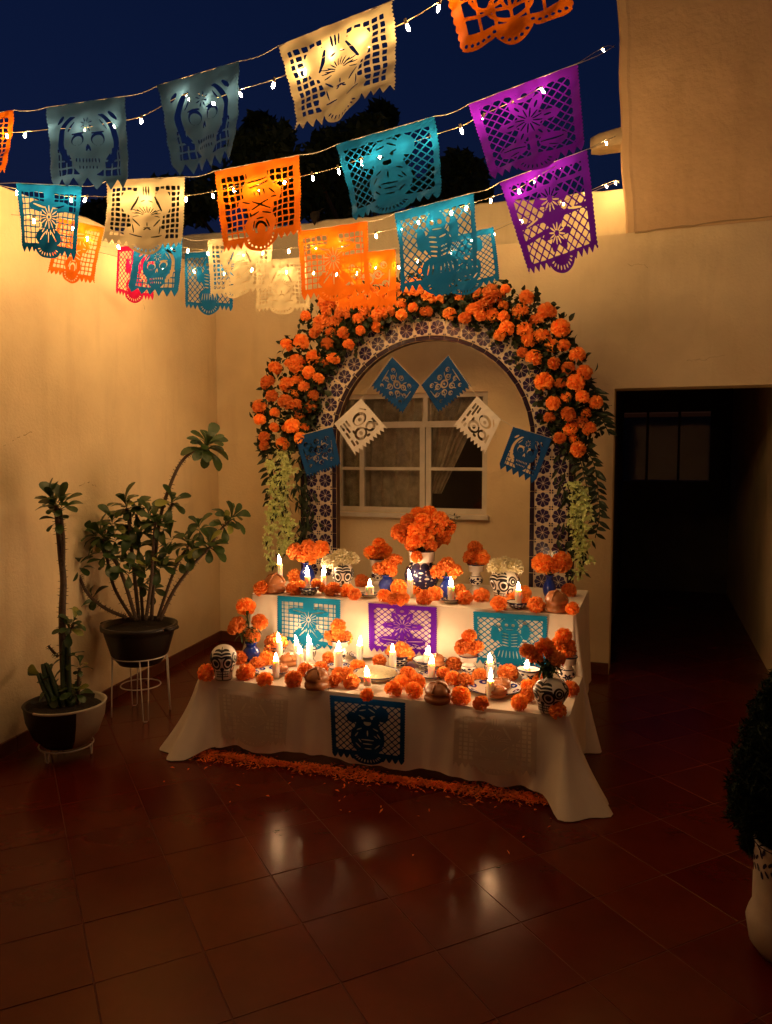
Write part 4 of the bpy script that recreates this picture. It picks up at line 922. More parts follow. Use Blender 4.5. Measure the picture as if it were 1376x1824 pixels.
def dish(label, name, cat, px, py, z, wpx, deep=.012, blue=True, group=None):
    p = at(px, py, z=z); r = size(wpx, p) / 2; t = thing(name, label, cat, p, random.uniform(0, 6), group)
    MB().lathe([(.0001, .001), (r * .55, .001), (r * .62, .004), (r * .95, deep + .004), (r, deep + .006), (r * .97, deep + .008), (r * .62, .008), (r * .5, .006), (.0001, .006)], 32).build('body', 'ceramic_white', t, True)
    MB().tube([(r * .99 * math.cos(q), r * .99 * math.sin(q), deep + .007) for q in np.linspace(0, 2 * math.pi, 33)], .0032, 6, cap=False).build('rim', 'paint_blue', t, True)
    if blue:
        us = np.linspace(-math.pi, math.pi, 90); vs_ = np.linspace(.60, .97, 12); A, V = np.meshgrid(us, vs_)
        f = np.full_like(A, -1.0)
        for k in range(8):
            d2 = (A - k * math.pi / 4 + math.pi) % (2 * math.pi) - math.pi; f = np.maximum(f, np.minimum(ell(d2, V, 0, .8, .26, .12), -ell(d2, V, 0, .8, .09, .05)))
        def fn(u, v): rr = r * v; zz_ = .008 + max(0, (v - .62) / .35) * deep + .0012; return (rr * math.cos(u), rr * math.sin(u), zz_)
        tag(sheet(f, us, vs_, fn, MB()).build('painted_pattern', 'cobalt', t, True), None, None, kind='stuff')
    return t, p, r
# ------------------------------------------------------------------ skulls
SKZ = [0, .05, .14, .26, .36, .46, .58, .70, .82, .91, .97, 1.0]
SKW = [.25, .285, .30, .31, .345, .405, .44, .435, .375, .28, .16, .001]; SKD = [.20, .29, .34, .36, .37, .42, .47, .48, .43, .33, .19, .001]
def sk_pt(a, v, off=0.0):
    wv, dv = float(np.interp(v, SKZ, SKW)), float(np.interp(v, SKZ, SKD))
    ca, sa_ = math.cos(a), math.sin(a); k = (abs(sa_) ** 2.3 + abs(ca) ** 2.3) ** (-1 / 2.3)
    # cheek hollows and eye sockets
    dent = 0
    for s in (-1, 1): dent += .045 * math.exp(-(((a - s * .46) / .26) ** 2 + ((v - .54) / .085) ** 2))
    dent += .02 * math.exp(-((a / .13) ** 2 + ((v - .36) / .05) ** 2)); brow = .02 * math.exp(-((abs(a) - .42) / .35) ** 2 - ((v - .63) / .05) ** 2)
    k2 = k * (1 + (off - dent + brow) / .42)
    return (wv * sa_ * k2, -dv * ca * k2, v)
def skull_paint(a, v):
    f = np.full_like(a, -1.0)
    for s in (-1, 1):
        r = np.hypot((a - s * .48) * .42, (v - .54) * .9); f = np.maximum(f, .080 - r); f = np.maximum(f, .024 - np.abs(r - .142))
    r = np.hypot(a * .4, v - .37); f = np.maximum(f, np.minimum(.048 - np.hypot(np.abs(a) * .4 - .022, v - .365), .9)); f = np.maximum(f, np.minimum(.42 - v, .03 - np.abs(a) * .4 - np.maximum(0, v - .37) * .4))
    # teeth
    band = np.minimum(.085 - np.abs(v - .225), .62 - np.abs(a)); f = np.maximum(f, np.minimum(.012 - np.abs(np.abs(v - .225) - .075), .66 - np.abs(a)))
    f = np.maximum(f, np.minimum(band, .010 - np.abs(v - .225))); f = np.maximum(f, np.minimum(band, .022 - np.abs((a / .17 + .5) % 1 - .5) * .17 * 1.2))
    # forehead chevrons
    for k in range(3):
        y0 = .70 + k * .085; f = np.maximum(f, np.minimum(.027 - np.abs(v - (y0 + .16 * np.abs(a) - .20 * a * a)), .75 - np.abs(a)))
    f = np.maximum(f, np.minimum(.03 - np.abs(a) * .5, np.minimum(v - .84, .97 - v)))
    # side curls and jaw lines
    for s in (-1, 1):
        for (ca_, cv, rr) in ((1.15, .66, .13), (1.15, .66, .06), (1.05, .36, .09), (1.9, .55, .14), (1.9, .55, .06), (2.6, .6, .13), (2.6, .6, .05), (1.9, .8, .07), (1.7, .25, .07)):
            r = np.hypot((a - s * ca_) * .42, v - cv); f = np.maximum(f, .027 - np.abs(r - rr))
    f = np.maximum(f, .05 - v) ; return f
_us = np.linspace(-math.pi, math.pi, 190); _vs = np.linspace(.0, .985, 110); _A, _V = np.meshgrid(_us, _vs); SKF = skull_paint(_A, _V)
b = MB(); na, nv = 48, 40; vs = [sk_pt(-math.pi + 2 * math.pi * i / na, .0 + v_) for v_ in [(k / nv) for k in range(nv + 1)] for i in range(na)]
b.add(vs, [(k * na + i, k * na + (i + 1) % na, (k + 1) * na + (i + 1) % na, (k + 1) * na + i) for k in range(nv) for i in range(na)]); skull_me = b.mesh('cranium', 'ceramic_white', True)
skpaint_me = sheet(SKF, _us, _vs, lambda u, v: sk_pt(u, v, .006), MB()).mesh('painted_lines', 'paint_black', True)
eye_me = MB().lathe([(.0001, -.014), (.055, -.008), (.06, 0.0)], 14).mesh('eye_socket', 'paint_black', True)
def skull(label, px, base, z, wpx, hpx, turn):
    p = at(px, base, z=z); H = size(hpx, p); W = size(wpx, p)
    f = math.atan2(-p.x, p.y); t = thing('painted_skull', label, 'skull', p, f + R(turn), 'painted ceramic skulls'); sc = (W / .88, W / .88, H)
    obj('cranium', skull_me, t, scale=sc); obj('painted_lines', skpaint_me, t, scale=sc)
    return p, W, H
# ------------------------------------------------------------------ bread
def bread(label, px, base, z, wpx, hpx, dz=0.0, name='bread'):
    p = at(px, base, z=z + dz); Rr = size(wpx, p) / 2; H = size(hpx, p) * .86; t = thing(name, label, 'bread', p, random.uniform(0, 3), 'breads of the dead')
    def fn(r, z_, q): return r * (1 + .05 * math.sin(q * 3 + 1) + .03 * math.sin(q * 5 + z_ * 40))
    MB().lathe([(.0001, 0), (Rr * .66, 0), (Rr * .88, H * .05), (Rr * 1.0, H * .18), (Rr * .98, H * .32), (Rr * .82, H * .42), (Rr * .93, H * .50), (Rr * .95, H * .60), (Rr * .80, H * .80), (Rr * .46, H * .96), (.0001, H * 1.02)], 24, fn=fn).build('loaf', 'bread', t, True)
    for k in range(2):
        a = k * math.pi / 2 + .5; pts = []
        for j in range(13):
            s = -1 + 2 * j / 12; rr = Rr * .95 * math.sin(s * 1.35) ; zz_ = H * (.50 + .53 * math.cos(s * 1.35)); pts.append((rr * math.cos(a), rr * math.sin(a), zz_))
        MB().tube(pts, [H * .062 * (1.4 if j in (0, 3, 6, 9, 12) else .9) for j in range(13)], 8).build('bone_strip', 'bread', t, True)
    MB().lathe([(.0001, H * .92), (Rr * .24, H * .98), (Rr * .20, H * 1.08), (.0001, H * 1.12)], 12).build('knob', 'bread', t, True)
    return t
# ------------------------------------------------------------------ bunches
def bunch(label, heads, y_or_d, root_p, kind=0, leaf=0, nm='marigold_bunch', stems=True, cat='flowers', group='marigold bunches in vases', spread=.02):
    """heads: (px, py, r_px); heads stand around the depth of root_p"""
    d0 = depth(root_p); t = thing(nm, label, cat, root_p, 0, group)
    m = MB()
    for k, (x, y, r) in enumerate(heads):
        p = at(x, y, d=d0 + random.uniform(-spread, spread)); q = p - Vector(root_p); rr = size(r, p)
        bloom(t, q, rr, kind)
        if stems: m.tube([(0, 0, -.02), tuple(q * .5 + Vector((0, 0, .01))), tuple(q)], .0035, 5)
    for k in range(leaf):
        x, y, r = random.choice(heads); q = at(x, y, d=d0) - Vector(root_p); q = q * random.uniform(.2, .75)
        v, f = leafpts(q, (random.gauss(0, 1), random.gauss(0, 1), random.gauss(.3, .8)), (0, 0, 1), random.uniform(.035, .06), random.uniform(.012, .02), .2, 3); m.add(v, f)
    if stems or leaf: m.build('stems', 'stem_green', t)
    return t

# ------------------------------------------------------------------ UPPER TIER
Z = ZU
bread('bread of the dead at the left end of the upper tier', 490, 1056, Z, 40, 38)
candle('candle standing behind the bread at the left end of the upper tier', 499, 1046, 1004, 11, Z)
p, r_, h_ = pot('cobalt blue vase at the left end of the upper tier', 'blue_vase', 'vase', 548, 1042, Z, 28, 40, BLUEV, None, 'cobalt', 'cobalt blue vases')
bunch('three marigolds in the leftmost cobalt vase of the upper tier', [(527, 983, 15), (571, 979, 15), (549, 975, 14), (548, 992, 16)], None, p + Vector((0, 0, h_)))
p, r_, h_ = pot('small blue patterned bowl holding a candle, left part of the upper tier', 'patterned_bowl', 'bowl', 551, 1060, Z, 38, 15, BOWL, (pat_scale, .1, .95), group='patterned bowls')
candle('candle standing in the small patterned bowl, left part of the upper tier', 548, 1054, 1026, 11, Z, .012)
bunch('orange petals heaped behind the candle in the left small bowl', [(563, 1040, 9), (536, 1042, 8), (572, 1046, 8)], None, p + Vector((0, .01, h_)), stems=False, group='blooms heaped in bowls')
candle('slim candle right beside the left skull of the upper tier', 577, 1057, 1024, 10, Z)
p, w_, h_ = skull('black and white painted skull with cream flower hair, left on the upper tier', 611, 1053, Z, 40, 52, 0)
bunch('cream chrysanthemum heads crowning the left upper skull', [(590, 1003, 15), (607, 996, 17), (624, 998, 15)], None, p + Vector((0, 0, h_)), 1, nm='cream_flowers', stems=False, group='cream flower crowns on skulls')
p, r_, h_ = pot('tall white pedestal vase behind the second cobalt vase', 'pedestal_vase', 'vase', 673, 1043, Z, 28, 48, PED, (pat_flowers, .2, .6), group='blue and white pedestal vases')
bunch('marigolds piled in the tall pedestal vase left of the big bouquet', [(663, 985, 13), (685, 982, 13), (676, 969, 11), (672, 988, 11)], None, p + Vector((0, 0, h_)), stems=False)
p, r_, h_ = pot('round cobalt blue vase left of the big patterned vase', 'blue_vase', 'vase', 690, 1054, Z, 31, 30, BLUEV, None, 'cobalt', 'cobalt blue vases')
bunch('marigolds leaning out of the round cobalt vase left of the big vase', [(676, 1014, 12), (690, 1010, 13), (703, 1000, 13), (697, 1016, 11)], None, p + Vector((0, 0, h_)))
dish('white saucer under a stub candle, left of centre on the upper tier', 'saucer', 'saucer', 659, 1064, Z, 38, .014, group='white saucers')
candle('thick stub candle on the saucer left of centre on the upper tier', 659, 1061, 1044, 17, Z, .008)
p, r_, h_ = pot('large round vase patterned in dark blue and white, centre of the upper tier', 'large_vase', 'vase', 752, 1056, Z, 62, 76, BIG, (pat_cells, .03, .74))
hd = [(712, 948, 15), (728, 930, 14), (745, 918, 14), (765, 915, 14), (785, 925, 14), (798, 940, 14), (725, 955, 14), (742, 945, 15), (760, 938, 15), (778, 944, 14), (740, 963, 14), (757, 960, 15), (775, 962, 14), (790, 958, 13), (752, 928, 14), (735, 970, 12), (768, 972, 12)]
bunch('big domed bouquet of marigolds in the large central vase', hd, None, p + Vector((0, 0, h_)), leaf=60, nm='marigold_bouquet', spread=.06)
m = MB()
for k in range(5):
    q0 = at(785 + k * 5, 950 - k * 8, d=depth(p)); d_ = Vector((random.uniform(.2, .8), random.uniform(-.3, .3), random.uniform(-.2, .6)))
    for j in range(6): v, f = leafpts(q0 + d_ * .018 * j, (random.gauss(.3, .8), random.gauss(0, .6), random.gauss(.2, .8)), (0, 0, 1), .02, .013, .15, 2); m.add(v, f)
    m.tube([q0, q0 + d_ * .11], .0012, 3)
tag(m.build('leaf_sprig', 'leaf_dark', None), 'thin dark leaf sprigs at the right side of the big bouquet', 'leaves', kind='stuff')
candle('candle directly in front of the large central vase', 731, 1064, 1031, 12, Z)
p, r_, h_ = pot('cobalt blue vase right of the large central vase', 'blue_vase', 'vase', 797, 1064, Z, 28, 38, BLUEV, None, 'cobalt', 'cobalt blue vases')
bunch('marigolds in the cobalt vase right of the large central vase', [(781, 1019, 13), (797, 1006, 13), (810, 1018, 13), (790, 1010, 11)], None, p + Vector((0, 0, h_)))
dish('white saucer with blue dashes under a candle, right of centre on the upper tier', 'saucer', 'saucer', 803, 1074, Z, 35, .016, group='white saucers')
candle('candle on the saucer right of centre on the upper tier', 804, 1070, 1044, 13, Z, .008)
p, r_, h_ = pot('slim blue and white pedestal vase left of the right upper skull', 'pedestal_vase', 'vase', 848, 1053, Z, 30, 48, PED, (pat_flowers, .2, .6), group='blue and white pedestal vases')
bunch('marigolds heaped on the slim pedestal vase left of the right upper skull', [(847, 976, 12), (838, 993, 13), (859, 993, 13), (849, 990, 12)], None, p + Vector((0, 0, h_)), stems=False)
p, w_, h_ = skull('painted skull with cream flower hair, right on the upper tier, turned left', 899, 1072, Z, 50, 60, -30)
bunch('cream chrysanthemum heads crowning the right upper skull', [(886, 1012, 16), (914, 1013, 18), (900, 1006, 15)], None, p + Vector((0, 0, h_)), 1, nm='cream_flowers', stems=False, group='cream flower crowns on skulls')
p, r_, h_ = pot('flared blue patterned bowl holding a candle, right part of the upper tier', 'patterned_bowl', 'bowl', 922, 1084, Z, 40, 12, BOWL, (pat_scale, .1, .95), group='patterned bowls')
candle('candle in the flared bowl in front of the right upper skull', 924, 1080, 1050, 13, Z, .01)
p, r_, h_ = pot('slender cobalt vase at the right end of the upper tier', 'blue_vase', 'vase', 979, 1066, Z, 24, 42, BLUEV, None, 'cobalt', 'cobalt blue vases')
bunch('two large marigolds in the slender vase at the right end', [(967, 1004, 17), (1001, 1001, 18), (984, 1010, 12)], None, p + Vector((0, 0, h_)))
bread('bread of the dead at the right end of the upper tier', 992, 1090, Z, 44, 42)
# ------------------------------------------------------------------ LOWER TIER
Z = ZL
skull('black and white painted skull at the left end of the lower tier', 399, 1210, Z, 47, 63, -8)
p, r_, h_ = pot('cobalt blue vase at the left end of the lower tier', 'blue_vase', 'vase', 448, 1178, Z, 32, 34, BLUEV, None, 'cobalt', 'cobalt blue vases')
bunch('four tall marigolds with green leaves in the left lower cobalt vase', [(438, 1081, 16), (424, 1113, 14), (463, 1108, 14), (450, 1132, 13), (416, 1120, 10)], None, p + Vector((0, 0, h_)), leaf=70)
p, r_, h_ = pot('small blue rimmed bowl behind the left candles of the lower tier', 'patterned_bowl', 'bowl', 492, 1168, Z, 40, 18, BOWL, (pat_scale, .1, .95), group='patterned bowls')
bunch('marigolds filling the small bowl behind the left candles', [(484, 1143, 12), (500, 1146, 12), (492, 1138, 11)], None, p + Vector((0, 0, h_)), stems=False, group='blooms heaped in bowls')
candle('candle in front of the small bowl at left on the lower tier', 498, 1175, 1142, 12, Z)
_, p, r_ = dish('patterned plate with bread and a candle at left front of the lower tier', 'plate', 'plate', 483, 1201, Z, 60, .014, group='patterned plates')
bread('small bread on the left front plate of the lower tier', 501, 1199, Z, 26, 18, .010)
candle('candle standing on the left front plate of the lower tier', 492, 1206, 1176, 13, Z, .008)
candle('rear one of two candles left of the striped candlestick', 529, 1174, 1148, 11, Z)
candle('taller front candle beside the small bread left of centre', 535, 1196, 1162, 12, Z)
bread('bread lying between the left candles of the lower tier', 514, 1186, Z, 34, 26)
p, r_, h_ = pot('small striped cup serving as candlestick below the left teal flag', 'candle_cup', 'cup', 554, 1179, Z, 20, 24, STICK, (pat_stripes, .1, .95), patmat='paint_black', group='striped candle cups')
candle('tall candle in the striped cup below the left teal flag', 552, 1177, 1146, 13, Z, .045)
p, r_, h_ = pot('white pedestal vase with blue rim between the left teal and purple flags', 'pedestal_vase', 'vase', 606, 1180, Z, 33, 40, PED, (pat_flowers, .15, .55), group='blue and white pedestal vases')
bunch('marigold tower in the pedestal vase between the left teal and purple flags', [(603, 1116, 13), (591, 1136, 13), (614, 1136, 13), (603, 1133, 13)], None, p + Vector((0, 0, h_)), stems=False)
dish('small patterned saucer in front of the left lower pedestal vase', 'saucer', 'saucer', 602, 1192, Z, 44, .012, group='white saucers')
candle('thick candle on the saucer in front of the left lower pedestal vase', 603, 1191, 1158, 17, Z, .008)
bread('bread of the dead at the front edge, left of the dark blue flag', 564, 1227, Z, 46, 42)
dish('wide patterned plate below the purple flag', 'plate', 'plate', 651, 1171, Z, 58, .014, group='patterned plates')
candle('candle on the wide plate below the purple flag', 641, 1177, 1148, 13, Z, .008)
t, p, r_ = dish('large plate heaped with pale rice at the centre of the lower tier', 'rice_plate', 'plate', 671, 1210, Z, 86, .03, group=None)
o = MB().lathe([(r_ * .88, .024), (r_ * .80, .042), (r_ * .55, .058), (r_ * .25, .066), (.0001, .068)], 26, fn=lambda r, z_, q: r * (1 + .05 * math.sin(q * 4) + .03 * math.sin(q * 9))).build('rice_heap', 'rice', None, True, p); tag(o, 'heap of pale rice filling the large central plate', 'rice')
candle('short candle stuck in the rice of the central plate', 655, 1221, 1203, 14, Z, .03)
p, r_, h_ = pot('bowl with marigolds below the purple flag, right half', 'patterned_bowl', 'bowl', 712, 1186, Z, 44, 20, BOWL, (pat_scale, .1, .95), group='patterned bowls')
bunch('marigolds filling the bowl below the purple flag', [(700, 1160, 12), (716, 1157, 14), (726, 1166, 12)], None, p + Vector((0, 0, h_)), stems=False, group='blooms heaped in bowls')
candle('candle in front of the marigold bowl below the purple flag', 700, 1194, 1160, 14, Z)
p, r_, h_ = pot('wide bowl with breads behind a pair of candles, centre right', 'patterned_bowl', 'bowl', 765, 1192, Z, 60, 18, BOWL, (pat_scale, .1, .95), group='patterned bowls')
bread('bread in the wide bowl right of the purple flag', 778, 1186, Z, 30, 24, h_ * .6)
candle('rear candle rising from the wide bowl, centre right', 762, 1185, 1164, 14, Z, .03)
dish('small saucer at the foot of the pair of candles, centre right', 'saucer', 'saucer', 767, 1208, Z, 46, .012, group='white saucers')
candle('front candle on the small saucer, centre right', 769, 1208, 1180, 14, Z, .008)
bread('bread of the dead at the front edge, right of the dark blue flag', 781, 1252, Z, 48, 42)
p, r_, h_ = pot('white pedestal vase left of the right teal flag', 'pedestal_vase', 'vase', 835, 1205, Z, 34, 38, PED, (pat_flowers, .15, .55), group='blue and white pedestal vases')
bunch('marigold tower in the pedestal vase left of the right teal flag', [(836, 1134, 13), (824, 1153, 13), (848, 1154, 13), (836, 1152, 12)], None, p + Vector((0, 0, h_)), stems=False)
p, r_, h_ = pot('small striped cup serving as candlestick below the right teal flag', 'candle_cup', 'cup', 873, 1208, Z, 20, 26, STICK, (pat_stripes, .1, .95), patmat='paint_black', group='striped candle cups')
candle('tall candle in the striped cup below the right teal flag', 873, 1206, 1178, 13, Z, .05)
dish('large oval-looking patterned plate at the front right of the lower tier', 'plate', 'plate', 881, 1232, Z, 98, .018, group='patterned plates')
bread('flat bread lying at the back of the front right plate', 893, 1225, Z, 36, 20, .010); bread('flat bread behind the candle on the front right plate', 884, 1240, Z, 42, 22, .010)
candle('candle standing on the front right plate', 874, 1243, 1211, 15, Z, .010)
p, r_, h_ = pot('white bowl with blue ornaments and a candle inside, right of the striped cup', 'patterned_bowl', 'bowl', 942, 1215, Z, 42, 24, CUP, (pat_flowers, .1, .95), group='patterned bowls')
candle('short candle inside the ornamented bowl near the right lower skull', 938, 1208, 1188, 13, Z, .03)
p, w_, h_ = skull('black and white painted skull at the right front corner, flowers on top', 981, 1270, Z, 58, 64, -34)
bunch('marigolds and dark leaves standing on the right front skull', [(942, 1162, 15), (955, 1172, 12), (971, 1155, 17), (994, 1175, 14), (983, 1165, 12)], None, p + Vector((0, .0, h_ * .97)), leaf=80)
p, r_, h_ = pot('dark patterned pedestal vase behind the right front skull', 'pedestal_vase', 'vase', 1010, 1222, Z, 36, 54, PED, (pat_flowers, .08, .6), group='blue and white pedestal vases')
bunch('tall stack of marigolds behind the right front skull', [(1004, 1133, 14), (1011, 1150, 14), (995, 1148, 13), (1015, 1160, 12)], None, p + Vector((0, 0, h_)), stems=False)

# ------------------------------------------------------------------ loose marigold heads (px, py of the centre, radius px)
LOOSE = [
 (466, 1047, 13, ZU, 'at the left end of the upper tier beside the bread'), (524, 1048, 13, ZU, 'between the left bread and the small bowl on the upper tier'), (526, 1026, 12, ZU, 'behind the left bread near the first cobalt vase'),
 (593, 1050, 13, ZU, 'at the foot of the left upper skull'), (645, 1034, 12, ZU, 'right behind the left upper skull'), (619, 1052, 12, ZU, 'in front of the left upper skull, right side'), (632, 1058, 10, ZU, 'between the left upper skull and the stub candle saucer'),
 (686, 1061, 12, ZU, 'just right of the stub candle saucer'), (712, 1046, 14, ZU, 'left of the large vase, rear one of a pair'), (717, 1066, 12, ZU, 'left of the candle before the large vase, front one'), (743, 1048, 12, ZU, 'in front of the large vase right of its candle'), (757, 1064, 13, ZU, 'at the front edge below the large vase'), (775, 1057, 13, ZU, 'between the large vase and the right-hand cobalt vase'), (701, 1066, 10, ZU, 'between stub candle and central candle at the cloth edge'),
 (743, 992, 10, ZU, 'stuck to the neck of the large vase'),
 (828, 1064, 13, ZU, 'right of the candle saucer, right of centre on the upper tier'), (858, 1060, 13, ZU, 'at the foot of the slim pedestal vase on the upper tier'), (889, 1074, 13, ZU, 'in front of the right upper skull'), (908, 1063, 12, ZU, 'between the right upper skull and its candle'), (935, 1054, 11, ZU, 'behind the candle beside the right upper skull'),
 (956, 1077, 14, ZU, 'left of the right-end bread on the upper tier'), (1020, 1083, 11, ZU, 'at the right end of the upper tier, front'), (1014, 1051, 12, ZU, 'at the right end of the upper tier, behind the bread'), (820, 1050, 10, ZU, 'behind the saucer right of the third cobalt vase'), (940, 1072, 9, ZU, 'right beside the flared bowl'),
 (368, 1197, 14, ZL, 'at the far left of the lower tier beside the skull'), (438, 1197, 15, ZL, 'right of the left lower skull at the front'), (427, 1171, 12, ZL, 'behind the left lower skull'), (458, 1182, 12, ZL, 'below the left lower cobalt vase'), (475, 1172, 12, ZL, 'behind the left front plate'), (472, 1209, 13, ZL, 'in front of the left front plate'),
 (523, 1209, 14, ZL, 'left of the front-edge bread, left part'), (543, 1192, 12, ZL, 'behind the left front-edge bread'), (482, 1160, 11, ZL, 'by the small rimmed bowl at left'), (572, 1190, 12, ZL, 'right behind the left front-edge bread'),
 (597, 1211, 12, ZL, 'right of the left front-edge bread'), (626, 1213, 13, ZL, 'left of the rice plate at the front'), (603, 1199, 11, ZL, 'below the saucer in front of the left pedestal vase'), (617, 1200, 12, ZL, 'between left saucer and rice plate'), (638, 1187, 12, ZL, 'behind the rice plate at left'), (586, 1172, 11, ZL, 'left of the left lower pedestal vase'), (676, 1176, 11, ZL, 'behind the rice plate, middle'),
 (654, 1237, 11, ZL, 'right in front of the rice plate'), (701, 1226, 13, ZL, 'right of the rice plate at the front'), (738, 1229, 14, ZL, 'left of the right front-edge bread'), (728, 1200, 13, ZL, 'right behind the rice plate'), (716, 1213, 12, ZL, 'between rice plate and right front-edge bread'), (745, 1213, 12, ZL, 'left of the small saucer, centre right'),
 (821, 1239, 16, ZL, 'right of the right front-edge bread'), (808, 1208, 13, ZL, 'in the middle right of the small saucer'), (831, 1212, 13, ZL, 'in front of the right lower pedestal vase'), (809, 1182, 13, ZL, 'left of the right lower pedestal vase'), (857, 1203, 13, ZL, 'left of the right striped cup'), (905, 1198, 16, ZL, 'right of the right striped cup, behind the plate'), (857, 1252, 12, ZL, 'in front of the front right plate'), (926, 1250, 13, ZL, 'right of the front right plate'), (942, 1222, 13, ZL, 'left of the right lower skull, rear'), (940, 1237, 12, ZL, 'left of the right lower skull, middle'), (994, 1264, 14, ZL, 'at the front right corner beside the skull'), (1016, 1226, 13, ZL, 'behind the right lower skull at the edge'), (790, 1198, 11, ZL, 'behind the right front-edge bread'), (960, 1206, 11, ZL, 'under the flowers of the right front skull'),
]
for (x, y, r, z, ph) in LOOSE:
    p = at(x, y + r * .1, z=z + .034) if 'neck of' not in ph else at(x, y, d=depth(at(752, 1056, z=ZU)) - .11)
    o = bloom(None, p, size(r * 1.04, p), 0, 'marigold')
    tag(o, 'orange marigold head ' + ph, 'marigold', 'loose marigold heads on the altar')
# ------------------------------------------------------------------ petals on the floor
q0, q1 = at(352, 1345, z=0), at(985, 1432, z=0); n = 4200
V, Fs = [], []
for k in range(n):
    s = random.random(); wid = .055 + .02 * math.sin(s * 17) + .015 * math.sin(s * 41); c = q0.lerp(q1, s); off = random.gauss(0, .45) * wid * (1.6 if random.random() < .12 else 1)
    if random.random() < .012: off = -abs(random.gauss(.1, .22))
    p = c + Vector((random.gauss(0, .02), off, random.random() ** 2 * .022 * math.exp(-(off / wid) ** 2) + .008)); a = random.uniform(0, 6.28); L = random.uniform(.014, .03); W = L * .36
    d = Vector((math.cos(a), math.sin(a), random.gauss(0, .25))); s_ = Vector((-math.sin(a), math.cos(a), random.gauss(0, .3))); o_ = len(V)
    V += [p - d * L * .5, p + s_ * W * .5 + Vector((0, 0, .003)), p + d * L * .5, p - s_ * W * .5 + Vector((0, 0, .002))]; Fs.append((o_, o_ + 1, o_ + 2, o_ + 3))
tag(MB().add(V, Fs).build('marigold_petals', 'petal_floor'), 'strip of orange petals strewn along the foot of the altar', 'petals', kind='stuff')

# ================================================================== PLANTS
def big_leaf(p, d, up, L, W):
    """blunt spoon-shaped leaf"""
    d = Vector(d).normalized(); s = d.cross(Vector(up)); s = s.normalized() if s.length > 1e-3 else Vector((1, 0, 0)); nn = s.cross(d); vs = []
    for t, wv in ((0, .10), (.2, .22), (.42, .55), (.65, .92), (.82, 1.0), (.94, .72), (1.0, .22)):
        c = Vector(p) + d * (L * t) + nn * (L * (.10 * math.sin(t * 3.0) - .16 * t * t)); h_ = W * wv * .5
        vs += [c - s * h_ + nn * h_ * .22, c, c + s * h_ + nn * h_ * .22]
    return vs, [f for k in range(6) for f in ((k * 3, k * 3 + 1, k * 3 + 4, k * 3 + 3), (k * 3 + 1, k * 3 + 2, k * 3 + 5, k * 3 + 4))]
def rosette(leaf, c, n, L, W, up=(0, 0, 1), lift=-.35):
    up = Vector(up).normalized(); e = up.cross(Vector((.3, .9, .2))).normalized(); f2 = up.cross(e); n = int(n * 1.25)
    for k in range(n):
        a = k * 2.4 + random.uniform(-.3, .3); t = k / max(1, n - 1); el = lift + 1.35 * t ** 1.3 + random.uniform(-.15, .15)
        d = (e * math.cos(a) + f2 * math.sin(a)) * math.cos(el) + up * math.sin(el)
        l = L * 1.12 * random.uniform(.75, 1.1); v, f = big_leaf(Vector(c) + up * .04 * (t - .6), d, up, l, l * random.uniform(.40, .48))
        MB().add(v, f).build('leaf', 'leaf_yellow' if random.random() < .06 else 'leaf_euphorbia', leaf, True)
def stem(t, pts, r0, r1, org, thorns=90):
    P = spline(pts, 8); m = MB(); k = len(P); m.tube([p - org for p in P], [r0 + (r1 - r0) * i / (k - 1) for i in range(k)], 8)
    for q in range(thorns):
        i = random.randrange(1, k - 1); tt = (P[i + 1] - P[i - 1]).normalized(); a = random.uniform(0, 6.28); e = tt.cross(Vector((.2, .5, .9))).normalized(); f2 = tt.cross(e)
        d = (e * math.cos(a) + f2 * math.sin(a)); rr = r0 + (r1 - r0) * i / (k - 1); b0 = P[i] - org + d * rr * .8
        m.tube([b0, b0 + d * random.uniform(.010, .020) + tt * random.uniform(-.003, .004)], [.0026, .0004], 3)
    m.build('stem', 'stem_thorny', t, True); return P
# plant 1: bowl pot, dark with one pale side, on wire legs
p1 = at(119, 1345, z=0)
d1 = depth(p1)
t = thing('potted_plant', 'thorny leafy plant in the two-tone bowl pot at the far left', 'plant', p1)
tp = thing('plant_pot', 'two-tone bowl pot, dark with one pale side, at the far left', 'pot', p1); zr, zb = at(119, 1247, d=d1).z, at(119, 1322, d=d1).z; rr = 69 * d1 / F_PX
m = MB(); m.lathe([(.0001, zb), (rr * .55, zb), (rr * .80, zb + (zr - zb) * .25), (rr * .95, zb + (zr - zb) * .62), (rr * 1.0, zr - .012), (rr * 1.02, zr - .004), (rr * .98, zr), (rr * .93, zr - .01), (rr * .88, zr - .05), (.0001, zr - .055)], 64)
for k, f in enumerate(m.f):           # one angular sector and part of the rim pale, the rest dark
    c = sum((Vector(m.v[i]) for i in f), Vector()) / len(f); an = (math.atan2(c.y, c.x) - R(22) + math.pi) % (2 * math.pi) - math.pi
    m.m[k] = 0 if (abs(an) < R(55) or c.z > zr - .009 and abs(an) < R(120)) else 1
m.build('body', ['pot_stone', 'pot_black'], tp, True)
MB().lathe([(rr * .90, zr - .032), (rr * .5, zr - .024), (.0001, zr - .02)], 20).build('soil', 'soil', tp, True)
st = thing('plant_stand', 'white wire stand under the two-tone bowl pot at the far left', 'plant stand', p1, group='white wire plant stands')
def hairpin(par, x, y, zt, sp, lean=(0, 0)):
    n_ = Vector((-y, x, 0)).normalized() * sp / 2; c = Vector((x, y, 0)); fo_ = c + Vector((lean[0], lean[1], 0))
    MB().tube([c + n_ + Vector((0, 0, zt)), fo_ + n_ * .6 + Vector((0, 0, .012)), fo_ + n_ * .3 + Vector((0, 0, .004)), fo_ - n_ * .3 + Vector((0, 0, .004)), fo_ - n_ * .6 + Vector((0, 0, .012)), c - n_ + Vector((0, 0, zt))], .004, 6).build('leg', 'wire_white', par, True)
